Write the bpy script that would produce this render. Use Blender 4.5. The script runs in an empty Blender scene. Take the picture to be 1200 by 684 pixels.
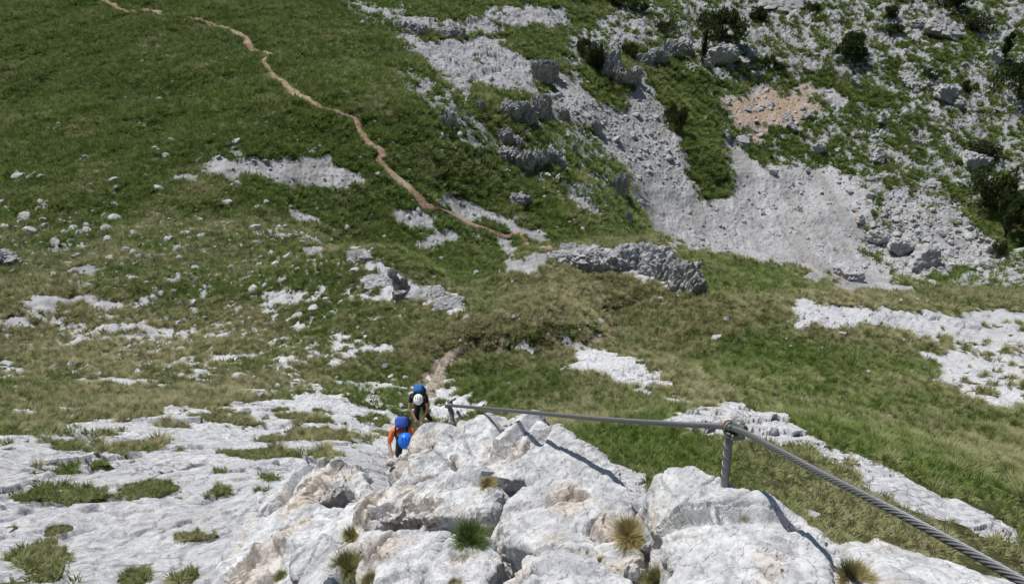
import bpy, bmesh, math, random, time
import numpy as np
from mathutils import Vector, Matrix, Euler
T0 = time.time()
rng = np.random.default_rng(7)
random.seed(7)
scene = bpy.context.scene
COL = scene.collection
f32 = np.float32

# ---------------------------------------------------------------- survey station (the camera's place and aim)
FPX, PITCH = 833.0, math.radians(42.0)
CP, SP = math.cos(PITCH), math.sin(PITCH)
def ray(px, py):
    xn, yn = (np.asarray(px, float) - 600) / FPX, (342 - np.asarray(py, float)) / FPX
    return xn, CP + yn * SP, -SP + yn * CP
def pt(px, py, D):
    x, y, z = ray(px, py)
    return Vector((float(x * D), float(y * D), float(z * D)))

# ---------------------------------------------------------------- noise
def h2(ix, iy, s=0):
    n = (ix.astype(np.int64) * 374761393 + iy.astype(np.int64) * 668265263 + s * 974634533) & 0xFFFFFFFF
    n = ((n ^ (n >> 13)) * 1274126177) & 0xFFFFFFFF
    n = ((n ^ (n >> 15)) * 2246822519) & 0xFFFFFFFF
    return (((n ^ (n >> 16)) & 0xFFFFFF) / float(0x1000000)).astype(f32)
def h3(ix, iy, iz, s=0):
    return h2(ix.astype(np.int64) + iz.astype(np.int64) * 7919, iy.astype(np.int64) + iz.astype(np.int64) * 104729, s)
def perlin2(x, y, s=0):
    x0, y0 = np.floor(x), np.floor(y)
    fx, fy = (x - x0).astype(f32), (y - y0).astype(f32)
    ix, iy = x0.astype(np.int64), y0.astype(np.int64)
    u, v = fx * fx * fx * (fx * (fx * 6 - 15) + 10), fy * fy * fy * (fy * (fy * 6 - 15) + 10)
    def g(dx, dy):
        a = h2(ix + dx, iy + dy, s) * f32(6.2831853)
        return np.cos(a) * (fx - dx) + np.sin(a) * (fy - dy)
    a = g(0, 0); a += u * (g(1, 0) - a)
    b = g(0, 1); b += u * (g(1, 1) - b)
    return (a + v * (b - a)) * f32(1.5)
def fbm2(x, y, s=0, oct=4, gain=0.5):
    t, a, k = 0, 1.0, 1.0
    for i in range(oct):
        t = t + f32(a) * perlin2(x * k + 17.3 * i, y * k - 9.1 * i, s + i)
        a *= gain; k *= 2.03
    return t
def vnoise3(p, s=0):
    i = np.floor(p).astype(np.int64); f = (p - i).astype(f32)
    u = f * f * f * (f * (f * 6 - 15) + 10)
    def c(a, b, d): return h3(i[:, 0] + a, i[:, 1] + b, i[:, 2] + d, s)
    def l(a, b, t): return a + (b - a) * t
    x00, x10 = l(c(0, 0, 0), c(1, 0, 0), u[:, 0]), l(c(0, 1, 0), c(1, 1, 0), u[:, 0])
    x01, x11 = l(c(0, 0, 1), c(1, 0, 1), u[:, 0]), l(c(0, 1, 1), c(1, 1, 1), u[:, 0])
    return l(l(x00, x10, u[:, 1]), l(x01, x11, u[:, 1]), u[:, 2]) * 2 - 1
def fbm3(p, s=0, oct=4, gain=0.5):
    t, a, k = 0, 1.0, 1.0
    for i in range(oct):
        t = t + a * vnoise3(p * k + i * 11.7, s + i)
        a *= gain; k *= 2.03
    return t
def facets2(x, y, s=0):
    """Voronoi cells, each a randomly tilted plane: chiselled rock. Returns height ~[-.5,.5], edge distance F2-F1, cell random."""
    ix, iy = np.floor(x).astype(np.int64), np.floor(y).astype(np.int64)
    f1 = np.full(x.shape, 9, f32); f2 = f1.copy(); ht = np.zeros(x.shape, f32); cr = ht.copy()
    for dx in (-1, 0, 1):
        for dy in (-1, 0, 1):
            cx, cy = ix + dx, iy + dy
            ox, oy = (x - cx - h2(cx, cy, s)).astype(f32), (y - cy - h2(cx, cy, s + 1)).astype(f32)
            d = ox * ox + oy * oy
            m = d < f1
            f2 = np.where(m, f1, np.minimum(f2, d))
            a = h2(cx, cy, s + 2)
            hh = ox * (h2(cx, cy, s + 3) - .5) * 2 + oy * (h2(cx, cy, s + 4) - .5) * 2 + (a - .5) * f32(.5)
            ht = np.where(m, hh, ht); cr = np.where(m, a, cr); f1 = np.where(m, d, f1)
    return ht, np.sqrt(f2) - np.sqrt(f1), cr
def facets3(p, s=0):
    i = np.floor(p).astype(np.int64); n = len(p)
    f1 = np.full(n, 9, f32); f2 = f1.copy(); ht = np.zeros(n, f32); cr = ht.copy()
    for dx in (-1, 0, 1):
        for dy in (-1, 0, 1):
            for dz in (-1, 0, 1):
                c = (i[:, 0] + dx, i[:, 1] + dy, i[:, 2] + dz)
                o = [(p[:, k] - c[k] - h3(*c, s + k)).astype(f32) for k in range(3)]
                d = o[0] ** 2 + o[1] ** 2 + o[2] ** 2
                m = d < f1
                f2 = np.where(m, f1, np.minimum(f2, d))
                a = h3(*c, s + 5)
                hh = sum(o[k] * (h3(*c, s + 6 + k) - .5) * 2 for k in range(3)) + (a - .5) * .5
                ht = np.where(m, hh, ht); cr = np.where(m, a, cr); f1 = np.where(m, d, f1)
    return ht, np.sqrt(f2) - np.sqrt(f1), cr
def sstep(a, b, x):
    t = np.clip((x - a) / (b - a), 0, 1)
    return t * t * (3 - 2 * t)

# ---------------------------------------------------------------- relief: control points (pixel column: row, distance)
CTRL = {
 -150: [(720,3.6),(640,4.6),(580,6),(540,8),(510,10.5),(480,15),(450,21),(400,29),(350,38),(300,49),(250,60),(200,70),(150,82),(100,96),(50,112),(0,130)],
 100: [(700,3.6),(640,4.5),(600,5.5),(560,7.2),(520,10.5),(480,16.5),(450,21.5),(400,29),(350,38),(300,49),(250,60),(200,70),(150,81),(100,94),(50,109),(0,127)],
 300: [(700,3.0),(640,3.9),(600,4.8),(560,6.6),(530,9.2),(500,14),(475,18),(450,22),(400,30),(350,39),(300,50),(250,60),(200,69),(150,79),(100,92),(50,108),(0,128)],
 420: [(700,2.7),(640,3.5),(600,4.2),(560,7),(530,10),(500,15.5),(475,19.2),(450,22.5),(400,29),(365,34),(330,39.5),(318,44),(300,60),(250,68),(200,74),(150,81),(100,93),(50,109),(0,130)],
 500: [(700,2.9),(620,4.8),(575,8),(558,9.7),(535,11.5),(505,15.5),(488,19),(470,21),(440,24),(400,29),(375,33),(352,37),(345,45),(320,60),(280,68),(230,76),(180,82),(130,90),(80,102),(30,120),(0,133)],
 550: [(700,2.75),(620,4.4),(570,6.8),(535,10),(505,13.4),(485,17.5),(465,20),(440,23.5),(405,28),(385,31),(371,34.5),(376,43),(352,54),(320,63),(280,72),(230,81),(180,87),(130,95),(80,107),(30,125),(0,138)],
 600: [(700,2.6),(620,3.9),(570,5.4),(530,7.8),(500,11.5),(480,15.5),(460,18.5),(430,23),(405,27.5),(385,31.5),(360,36),(338,41),(346,52),(325,63),(300,72),(270,78),(230,86),(180,93),(130,101),(80,112),(30,130),(0,143)],
 680: [(700,2.6),(620,3.8),(570,5.2),(530,7.4),(500,10.4),(470,14.5),(450,17.5),(420,22),(405,26.5),(390,30),(372,34),(350,37),(320,43),(304,48),(312,60),(285,78),(250,86),(215,94),(180,101),(150,106),(110,114),(70,124),(0,150)],
 770: [(700,2.6),(620,3.8),(570,5.2),(530,7.4),(500,10),(470,13.5),(440,18),(410,23.5),(385,29),(365,34.5),(350,38),(330,43),(300,50),(322,58),(300,84),(270,100),(230,107),(180,114),(140,120),(100,127),(50,138),(0,154)],
 900: [(700,2.8),(620,4.6),(570,6.3),(530,8.6),(500,11.2),(470,15),(440,19.5),(410,25),(380,31.5),(350,41),(318,58),(345,66),(330,96),(300,103),(260,110),(220,116),(170,124),(120,132),(60,142),(0,156)],
 1020: [(700,3.4),(640,5),(590,6.8),(550,8.8),(510,12),(470,16.5),(440,21),(410,26.5),(380,33),(355,42),(343,52),(360,62),(343,94),(310,101),(270,107),(220,114),(170,122),(120,130),(60,140),(0,154)],
 1130: [(700,4.2),(650,5.4),(600,7.4),(550,10),(510,13.5),(470,18),(440,22.5),(410,28),(380,34.5),(352,44),(349,54),(340,72),(325,94),(300,100),(260,106),(220,112),(170,120),(120,128),(60,138),(0,152)],
 1350: [(720,5),(660,6.2),(600,8.4),(550,11),(510,14.5),(470,19),(440,23.5),(410,29),(380,36),(350,47),(330,62),(310,84),(280,95),(250,102),(220,108),(170,116),(120,124),(60,134),(0,148)],
}
pa, pl, pe = [], [], []
KA = 2.6
for cx, rows in CTRL.items():
    for py, D in rows:
        x, y, z = ray(cx, py); hr = math.hypot(x, y)
        pa.append(KA * math.atan2(x, y)); pl.append(math.log(hr * D)); pe.append(z / hr)
    x, y, z = ray(cx, 0); hr = math.hypot(x, y); a = KA * math.atan2(x, y)
    for r, e in ((300, -.14), (500, .05), (900, .28), (1600, .30)):
        pa.append(a); pl.append(math.log(r)); pe.append(e)
    x, y, z = ray(cx, 700); a = KA * math.atan2(x, y)
    pa.append(a); pl.append(math.log(.55)); pe.append(-3.9)
pa, pl, pe = map(np.array, (pa, pl, pe))
def tps(d2): return np.where(d2 > 1e-12, .5 * d2 * np.log(np.maximum(d2, 1e-12)), 0)
n = len(pa)
K = tps((pa[:, None] - pa) ** 2 + (pl[:, None] - pl) ** 2) + 1e-4 * np.eye(n)
P = np.c_[np.ones(n), pa, pl]
sol = np.linalg.solve(np.block([[K, P], [P.T, np.zeros((3, 3))]]), np.r_[pe, 0, 0, 0])
def base_e(az, lr):
    sh = np.broadcast(az, lr).shape
    A = np.broadcast_to(KA * az, sh).ravel(); L = np.broadcast_to(lr, sh).ravel()
    out = np.empty(A.size)
    for i in range(0, A.size, 40000):
        a, l = A[i:i + 40000], L[i:i + 40000]
        out[i:i + 40000] = tps((a[:, None] - pa) ** 2 + (l[:, None] - pl) ** 2) @ sol[:n] + sol[n] + sol[n + 1] * a + sol[n + 2] * l
    return out.reshape(sh)
LR0, LR1 = math.log(.5), math.log(1600.)
ca = np.radians(np.linspace(-64, 64, 129)); cl = np.linspace(LR0, LR1, 420)
CE = base_e(ca[None, :], cl[:, None])                               # coarse relief, [row, col]
inner = np.abs(ca) < math.radians(38)
phi = np.arctan(CE[:, inner])
dens = np.abs(np.gradient(phi, cl, axis=0)).max(1) / math.radians(.075)
dens = np.where((cl > math.log(1.6)) & (cl < math.log(215)), np.clip(dens, 220, 1100), 30)
cum = np.concatenate([[0], np.cumsum((dens[1:] + dens[:-1]) / 2 * np.diff(cl))])
NR = min(int(cum[-1]), 1700)
lr = np.interp(np.linspace(0, cum[-1], NR), cum, cl)
az = np.radians(np.r_[np.linspace(-180, -66, 39), np.linspace(-64, -37.2, 190), np.linspace(-37, 37, 960), np.linspace(37.2, 64, 190), np.linspace(66, 180, 39)])
NA = len(az)
azc = np.clip(az, ca[0], ca[-1])
fr, fc = np.interp(lr, cl, np.arange(len(cl))), np.interp(azc, ca, np.arange(len(ca)))
r0, c0 = np.minimum(fr.astype(int), len(cl) - 2), np.minimum(fc.astype(int), len(ca) - 2)
tr, tc = (fr - r0)[:, None], (fc - c0)[None, :]
E = (CE[r0][:, c0] * (1 - tr) + CE[r0 + 1][:, c0] * tr) * (1 - tc) + (CE[r0][:, c0 + 1] * (1 - tr) + CE[r0 + 1][:, c0 + 1] * tr) * tc
RR = np.exp(lr)[:, None]
back = sstep(math.radians(60), math.radians(125), np.abs(az))[None, :]
E = E * (1 - back) + (-1.7 / RR + .75) * back
X = (RR * np.sin(az)[None, :]); Y = (RR * np.cos(az)[None, :]); Z = RR * E
print('grid', NR, NA, 'rows at', time.time() - T0)

def hit(px, py, ZZ):
    """first ground point met by the line of sight of a pixel (row, col float) in the height table ZZ"""
    x, y, z = (float(v) for v in ray(px, py)); hr = math.hypot(x, y)
    c = np.interp(math.atan2(x, y), az, np.arange(NA)); i = min(int(c), NA - 2); t = c - i
    e = (ZZ[:, i] * (1 - t) + ZZ[:, i + 1] * t) / RR[:, 0]
    k = np.nonzero((e[20:-1] < z / hr) & (e[21:] >= z / hr))[0]
    k0 = int(k[0]) + 20 if len(k) else NR - 3
    e0, e1 = e[k0], e[k0 + 1]
    u = min(max((z / hr - e0) / (e1 - e0 + 1e-12), 0), 1)
    r = math.exp(lr[k0] * (1 - u) + lr[k0 + 1] * u)
    return r * x / hr, r * y / hr, r * z / hr
def ground_z(x, y):
    x, y = np.asarray(x, float), np.asarray(y, float)
    r = np.interp(np.log(np.maximum(np.hypot(x, y), .5)), lr, np.arange(NR)); c = np.interp(np.arctan2(x, y), az, np.arange(NA))
    i, j = np.minimum(r.astype(int), NR - 2), np.minimum(c.astype(int), NA - 2); u, v = r - i, c - j
    return (Z[i, j] * (1 - u) + Z[i + 1, j] * u) * (1 - v) + (Z[i, j + 1] * (1 - u) + Z[i + 1, j + 1] * u) * v

HULL = [(600,496,2.62),(545,503,2.82),(505,518,2.95),(640,501,2.45),(700,533,2.15),(732,566,2.0),(744,588,1.92),(660,545,2.2),(600,545,2.35),(560,560,2.4),(520,540,2.7),(508,519,2.95),(480,529,2.98),(459,546,3.0),(462,552,2.98),(470,570,2.85),(540,566,2.55),(540,528,2.75),(520,536,2.85),(742,592,1.92),(748,640,1.78),(742,672,1.66),(640,658,1.72),(590,640,1.95),(582,615,2.02),(600,590,2.1),(660,560,2.1),(700,570,2.0),(425,578,2.75),(480,570,2.62),(560,570,2.42),(585,585,2.25),(570,606,2.2),(500,612,2.35),(430,612,2.5),(412,596,2.7),(440,615,2.55),(520,612,2.4),(520,640,2.25),(440,640,2.4),(425,632,2.4),(500,622,2.3),(575,640,2.08),(590,662,1.98),(560,700,1.8),(470,700,2.0),(420,690,2.15),(508,636,2.16),(524,634,2.14),(490,692,1.92),(468,694,1.95),(606,684,1.68),(640,658,1.68),(698,656,1.6),(742,682,1.52),(750,715,1.42),(600,715,1.5),(849,566,1.60),(812,550,1.68),(772,562,1.72),(757,590,1.70),(766,640,1.55),(795,700,1.32),(898,585,1.52),(938,610,1.44),(960,634,1.38),(968,700,1.22),(870,700,1.2),(845,620,1.44),(958,632,1.52),(1010,646,1.45),(1080,665,1.38),(1165,688,1.3),(1260,716,1.22),(1000,720,1.2),(1120,740,1.1),(300,582,4.2),(340,560,4.15),(395,553,3.9),(408,570,3.6),(370,596,3.6),(310,606,3.8),(400,552,3.75),(425,560,3.55),(436,580,3.3),(425,592,3.25),(405,570,3.5),(285,622,3.75),(350,603,3.6),(415,596,3.2),(440,612,2.8),(420,640,2.7),(345,668,2.75),(250,690,3.0),(250,715,2.8),(330,715,2.5),(345,655,2.7),(395,630,2.65),(440,615,2.6),(455,700,2.15),(380,715,2.3),(350,700,2.5)]
# large and middle relief undulation
Rb = np.broadcast_to(RR, X.shape)
far = sstep(18, 60, Rb)
Zb = Z + far * (fbm2(X / 11, Y / 11, 3, 3) * .75) * sstep(900, 150, Rb) + sstep(5, 20, Rb) * (1 - far * .3) * fbm2(X / 3.1, Y / 3.1, 9, 3) * .22

for px, py, hgt, rad, asp in ((640,335,1.9,7,1.3),(725,338,.8,6,1),(735,372,-1.9,3.2,.6),(600,416,-1.3,2.2,2.8),(640,380,1.0,3,2.4),(705,430,1.0,3.4,1.3),(600,455,-.7,3.5,1.2),(860,390,.7,5,1.6),(960,425,-1.1,6,1.6),(1060,378,1.2,6,1.8),(1120,470,.7,4,1.2),(950,520,.5,1.8,1.6),(1080,585,.45,1.3,1.6),(900,330,2.0,7,1.6),
    (345,345,1.2,5,1.5),(270,345,-1.3,6,1.4),(440,318,1.5,5,1.2),(230,352,1.0,4,1.5),(120,320,.9,6,1.8),(60,362,.9,4,1.6),(360,285,.9,6,1.6),(120,222,1.6,9,2.2),(330,232,-1.2,9,2),(520,195,1.8,10,1),(600,160,2.2,10,1),(470,130,1.3,12,1.4),(250,120,1.5,16,1.6),(80,60,1.5,18,1.6),(820,190,1.6,7,.8),(690,240,1.5,8,1)):
    q_ = hit(px, py, Zb); Zb = Zb + hgt * np.exp(-(((X - q_[0]) / asp) ** 2 + (Y - q_[1]) ** 2) / rad ** 2)
for px, py in ((535,412),(555,408),(575,407),(600,411),(625,408),(650,403),(672,401),(690,399),(702,389),(712,378),(724,366),(738,357),(752,352)):
    q_ = hit(px, py, Zb); k_ = math.hypot(q_[0], q_[1]) / 30; Zb = Zb - .42 * k_ * np.exp(-((X - q_[0]) ** 2 + (Y - q_[1]) ** 2) / (.75 * k_) ** 2)
# ---------------------------------------------------------------- ground cover, mapped as areas on the plan
wx = X + Rb * (.018 * fbm2(X / (.8), Y / (.8), 31, 3, .6) * sstep(40, 10, Rb) + .010 * fbm2(X / 4.5, Y / 4.5, 41, 4, .6))
wy = Y + Rb * (.034 * fbm2(X / (.8), Y / (.8), 36, 3, .6) * sstep(40, 10, Rb) + .022 * fbm2(X / 4.5, Y / 4.5, 46, 4, .6))
def area(poly, soft=.35, dense=1):
    """soft membership 0..1 of an area whose outline was surveyed from the station"""
    q = []
    for k in range(len(poly)):
        (x0, y0), (x1, y1) = poly[k], poly[(k + 1) % len(poly)]
        m = max(1, int(math.hypot(x1 - x0, y1 - y0) / 14))
        for s in range(m):
            q.append(hit(x0 + (x1 - x0) * s / m, y0 + (y1 - y0) * s / m, Zb)[:2])
    q = np.array(q)
    rr = np.hypot(q[:, 0], q[:, 1]); aa = np.arctan2(q[:, 0], q[:, 1])
    i0, i1 = np.searchsorted(lr, [math.log(rr.min() * .90), math.log(rr.max() * 1.1)])
    j0, j1 = np.searchsorted(az, [aa.min() - .05, aa.max() + .05])
    gx, gy = wx[i0:i1, j0:j1], wy[i0:i1, j0:j1]
    d2 = np.full(gx.shape, 1e9, f32); ins = np.zeros(gx.shape, bool)
    for k in range(len(q)):
        (ax, ay), (bx, by) = q[k], q[(k + 1) % len(q)]
        ex, ey = bx - ax, by - ay
        t = np.clip(((gx - ax) * ex + (gy - ay) * ey) / (ex * ex + ey * ey + 1e-12), 0, 1)
        d2 = np.minimum(d2, ((gx - ax - t * ex) ** 2 + (gy - ay - t * ey) ** 2).astype(f32))
        if abs(ey) > 1e-12:
            ins ^= ((ay > gy) != (by > gy)) & (gx < ex * (gy - ay) / ey + ax)
    sd = np.sqrt(d2) * np.where(ins, 1, -1)
    w = soft * max(.05, .013 * float(rr.mean()))
    return (slice(i0, i1), slice(j0, j1)), sstep(-w, w, sd).astype(f32)
def ell(cx, cy, rx, ry, rot=0, m=14):
    c, s = math.cos(math.radians(rot)), math.sin(math.radians(rot))
    return [(cx + rx * math.cos(a) * c - ry * math.sin(a) * s, cy + rx * math.cos(a) * s + ry * math.sin(a) * c) for a in np.linspace(0, 2 * math.pi, m, endpoint=False)]
rockm = np.zeros(X.shape, f32); screem = rockm.copy(); tanm = rockm.copy(); lush_shade = rockm.copy(); grassm = rockm.copy(); stony = rockm.copy(); soil = rockm.copy()
def put(arr, poly, v=1., soft=.35):
    sl, m = area(poly, soft)
    arr[sl] = np.maximum(arr[sl], m * v)
SCREE = [
 [(233,190),(253,186),(286,192),(330,186),(365,183),(380,177),(385,190),(400,198),(425,204),(430,212),(400,216),(360,220),(330,219),(310,208),(260,208),(240,200)],
 ell(278,179,10,4), [(463,245),(480,243),(510,258),(510,267),(473,263),(467,258)], [(488,276),(527,270),(540,281),(500,296),(488,291)],
 [(512,235),(547,233),(587,258),(640,278),(633,286),(587,268),(533,248)], [(550,271),(573,278),(572,288),(557,281)], [(585,281),(600,288),(598,303),(590,303)],
 [(590,308),(633,296),(647,301),(617,320),(592,318)], [(338,248),(360,250),(380,260),(350,260)], [(355,293),(382,291),(377,303),(358,303)],
 [(647,83),(677,87),(690,110),(727,127),(733,103),(753,80),(767,100),(777,140),(797,160),(815,225),(835,240),(855,220),(858,195),(848,165),(900,190),(960,195),(1000,205),(1035,240),(1010,290),(1073,345),(983,343),(963,325),(923,312),(883,305),(830,298),(783,290),(760,262),(737,228),(733,200),(713,180),(693,160),(667,143),(640,133),(640,107)],
 [(873,103),(900,103),(900,115),(880,115)], [(923,97),(987,107),(990,117),(970,130),(950,113)],
 [(180,216),(213,211),(235,207),(228,216)],
]
put(screem, [(1000,215),(1080,230),(1130,245),(1185,300),(1100,328),(1073,345),(985,343)], .52, 3)
for k, s in enumerate(SCREE): put(screem, s, 1 if k == 10 else 1.18, 2.2 if k == 10 else 1.2)
put(tanm, [(832,113),(873,110),(900,100),(940,100),(957,123),(950,143),(900,163),(853,150),(843,130)], .9, 2.5)
put(tanm, ell(1003,256,8,5), 1, .4); put(tanm, ell(960,320,45,14,12), .35, 1.0); put(tanm, ell(880,265,60,18,20), .2, 1.0)
ROCK = [
 (.62, [(400,286),(427,291),(467,315),(483,331),(543,348),(553,371),(533,371),(493,355),(443,358),(405,352),(440,338),(425,310),(405,300)]),
 (.60, [(285,270),(320,268),(360,276),(400,286),(400,292),(360,284),(320,279)]),
 (.58, [(100,363),(167,346),(197,355),(200,361),(140,361),(110,368)]), (.62, [(210,355),(230,345),(240,331),(263,341),(260,355),(233,361)]),
 (.5, [(143,398),(187,385),(173,405)]), (.62, [(297,362),(320,341),(333,331),(360,345),(363,356),(313,362)]), (.5, [(267,371),(333,369),(333,376),(267,378)]),
 (.75, [(0,372),(20,368),(37,375),(7,385)]), (.7, [(7,362),(33,353),(63,351),(60,360),(13,365)]), (.62, [(73,318),(113,311),(127,318),(113,328),(80,325)]),
 (.52, [(32,295),(50,285),(73,305),(50,305)]), (.8, [(-20,291),(10,295),(8,311),(-20,311)]), (.7, [(43,421),(63,411),(72,418),(50,426)]),
 (.40, [(-20,340),(133,350),(283,350),(360,370),(480,400),(420,440),(267,452),(133,465),(-20,475)]), (.30, [(-20,240),(250,250),(480,330),(500,400),(300,360),(-20,330)]),
 (.5, [(0,212),(50,209),(60,217),(33,220)]), (.45, [(267,53),(300,56),(310,66),(285,64)]), (.55, [(277,80),(310,82),(310,88),(280,87)]), (.5, [(230,93),(263,96),(255,103),(232,99)]),
 (.48, [(320,50),(360,53),(352,64),(330,58)]), (.4, [(355,110),(330,95),(350,92),(372,104)]),
 (.42, [(600,105),(640,112),(735,215),(720,250),(690,215),(650,200),(590,170)]), (.47, [(450,55),(545,128),(600,165),(590,190),(520,150),(465,100)]), (.74, [(400,7),(433,20),(460,33),(500,47),(543,43),(580,40),(613,63),(630,77),(640,103),(630,117),(613,107),(590,110),(560,100),(543,123),(520,97),(493,70),(467,50),(443,30),(400,13)]),
 (.68, [(390,0),(443,3),(483,17),(540,23),(573,7),(667,5),(667,37),(630,30),(587,37),(533,47),(483,37),(440,20)]),
 (.5, [(380,-20),(443,-4),(540,-4),(560,-20)]),
 (.54, [(478,85),(520,97),(545,125),(530,135),(495,115)]), (.5, [(590,195),(620,195),(645,212),(640,218),(600,205)]), (.5, [(640,205),(700,215),(720,245),(700,250),(660,230)]),
 (.52, [(667,143),(693,160),(713,180),(720,205),(700,200),(670,175),(650,150)]), (.55, [(735,280),(800,292),(790,300),(740,290)]),
 (.55, [(660,40),(690,30),(720,0),(780,0),(800,40),(770,60),(700,60),(690,85),(655,83)]),
 (.50, [(770,-20),(1220,-20),(1220,100),(1150,150),(1050,120),(960,90),(860,100),(790,75)]), (.48, [(960,130),(1220,95),(1220,220),(1130,240),(1030,215),(900,190),(845,165),(850,145),(900,163)]),
 (.66, [(1000,205),(1080,222),(1130,240),(1150,275),(1185,300),(1150,312),(1100,328),(1073,345),(1005,290),(1030,240)]),
 (.58, [(1073,345),(1100,328),(1133,325),(1153,311),(1220,312),(1220,343),(1150,340)]), (.52, [(1180,290),(1220,240),(1220,312),(1150,312)]),
 (.62, [(723,315),(767,335),(800,345),(790,330),(760,318)]), (.5, [(640,300),(665,292),(740,290),(815,305),(820,345),(790,345),(720,310),(660,312)]),
 (.55, [(690,398),(640,402),(600,408),(560,410),(560,416),(640,412),(700,408)]), (.70, [(603,405),(633,395),(647,401),(617,415)]), (.74, [(655,430),(687,404),(738,413),(784,448),(758,464),(725,450),(700,440),(680,442)]),
 (.56, [(500,445),(540,450),(570,465),(565,480),(520,500),(500,490),(470,460)]), (.8, [(527,462),(556,458),(568,474),(545,478)]),
 (.72, [(917,358),(933,353),(960,356),(1000,358),(1033,360),(1053,365),(1133,363),(1220,368),(1220,385),(1150,401),(1117,411),(1107,398),(1047,398),(1053,385),(1007,378),(973,385),(947,386),(933,375)]),
 (.58, [(1080,420),(1110,405),(1220,385),(1220,495),(1150,478),(1095,450)]),
 (.88, [(780,492),(843,476),(858,464),(877,479),(910,489),(940,506),(973,523),(1017,533),(1060,553),(1100,576),(1133,593),(1220,634),(1220,650),(1150,623),(1107,599),(1067,589),(1040,583),(1000,556),(967,543),(943,523),(890,522),(850,516),(780,500)]),
 (.8, [(937,599),(957,599),(970,606),(960,616)]), (.3, [(700,455),(800,460),(850,470),(840,480),(720,470)]),
 (.98, [(-120,513),(0,513),(50,506),(83,493),(117,488),(167,493),(187,476),(227,476),(260,479),(287,466),(333,469),(360,459),(400,462),(440,462),(475,470),(482,497),(500,505),(560,520),(560,730),(-250,730),(-250,540)]),
 (.44, [(187,470),(287,455),(360,445),(470,440),(480,470),(440,462),(360,459),(287,466)]), (.4, [(-20,480),(80,470),(120,488),(60,506),(-20,513)]),
]
for v, p in ROCK: put(rockm, p, v * (.97 if v > .95 else 1.16), 8 if v > .95 else 1.6)
put(rockm, [(540,505),(640,505),(760,560),(800,720),(430,720),(480,520)], .9, .3)
CUSHION = [(165,579,32,14),(30,584,25,7),(62,626,26,8,-8),(34,656,17,10),(53,676,13,6),(12,621,9,5),(88,585,22,7,-15),(213,589,17,4),(248,579,15,7),(230,631,37,10,-10),(213,678,14,8),
 (160,674,7,8),(100,521,27,7,-5),(145,530,33,7,-14),(177,520,30,9),(293,533,52,7),(320,513,17,4),(370,509,40,8),(283,493,28,8),(250,490,24,7),(387,533,13,4),(310,559,8,2.5),(67,556,10,3),
 (7,531,14,5),(425,471,14,9),(433,493,20,10),(407,511,15,5),(430,515,10,4),(450,512,6,3),(463,474,16,8),(200,498,20,4),(355,488,24,5),(120,545,10,2.5),(262,552,8,2),(330,478,18,4)]
for c in CUSHION: put(grassm, ell(c[0], c[1], c[2] * .80, c[3] * .78, *c[4:]), .95, 2.4)
LUSH = [(.95,[(545,425),(600,425),(700,445),(690,490),(640,495),(560,480)]),(.9,[(860,400),(1000,415),(1090,430),(1150,480),(1200,500),(1200,600),(1050,540),(930,500),(880,470)]),(.95,[(800,300),(900,310),(985,345),(860,345),(825,335)]),
 (.6,[(660,445),(800,470),(840,560),(760,560),(700,500)]),(.9,[(907,160),(993,167),(990,180),(920,190)]),(.9,[(1083,63),(1140,50),(1130,65),(1090,80)]),(.8,[(1020,115),(1077,167),(1060,172),(1015,125)]),
 (.9,[(785,150),(820,170),(858,205),(845,235),(820,225),(795,180)]),(.8,[(180,310),(330,300),(390,320),(300,345),(270,335),(180,340)]),(.9,[(500,0),(560,-5),(573,10),(545,27),(520,24)]),(.7,[(400,430),(520,425),(510,470),(430,500),(400,490)])]
for v, p in LUSH: put(lush_shade, p, v * .8, 5)
for p in ([(480,447),(510,431),(523,415),(533,421),(517,445),(500,470),(480,475),(473,460)], [(527,414),(560,404),(600,407),(600,412),(560,411),(533,420)], [(620,404),(650,398),(690,396),(702,382),(716,368),(724,372),(712,392),(702,406),(650,408)],
          [(720,366),(745,353),(775,348),(800,349),(775,353),(745,359),(726,372)], [(855,445),(900,455),(940,460),(880,465)]):
    put(soil, p, 1.05, .6)
put(soil, [(60,385),(400,380),(420,440),(200,470),(60,450)], .38, 2)

carry = np.full(X.shape, -1e3)
nr_ = int(np.searchsorted(lr, math.log(7.)))
for p in HULL:
    v = pt(*p); carry[:nr_] = np.maximum(carry[:nr_], v.z - .36 - 2.4 * np.maximum(0, np.hypot(X[:nr_] - v.x, Y[:nr_] - v.y - .05) - .12))
raised = sstep(-.05, .15, carry - Zb).astype(f32)
Zb = np.maximum(Zb, carry)
N1 = (fbm2(X / 3.4, Y / 3.4, 60, 6, .88) * f32(.42) + fbm2(X / .9, Y / .9, 66, 3, .8) * f32(.42)).astype(f32)
N2 = fbm2(X / 1.1, Y / 1.1, 70, 4, .7) * f32(.7)
near = sstep(30, 9, Rb)
NN = (N1 * (1 - near) + N2 * near).astype(f32)
seam = np.maximum(0, 1 - np.abs(fbm2(X / 2.6 + .6 * N2, Y / 1.5, 280, 3)) * 5.5) * sstep(-.15, .35, fbm2(X / 2.2, Y / 2.2, 285, 2)) * sstep(24, 14, Rb)
rock = sstep(.43, .57, rockm - .28 * lush_shade * sstep(50, 80, Rb) + .46 * NN - 1.0 * grassm - .5 * seam)
rock = np.maximum(rock, sstep(.60, .68, .25 + .34 * NN) * sstep(20, 40, Rb) * .9)     # odd stones in the turf
scree = sstep(.40, .60, screem + .48 * NN)
tan = sstep(.3, .9, tanm * .95 + .45 * NN); scree = np.maximum(scree, sstep(.35, .6, tanm + .5 * NN))
dirt = sstep(.45, .65, soil + .35 * NN)
rock = rock * (1 - .9 * scree)
dryz = np.zeros(X.shape, f32)
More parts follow.
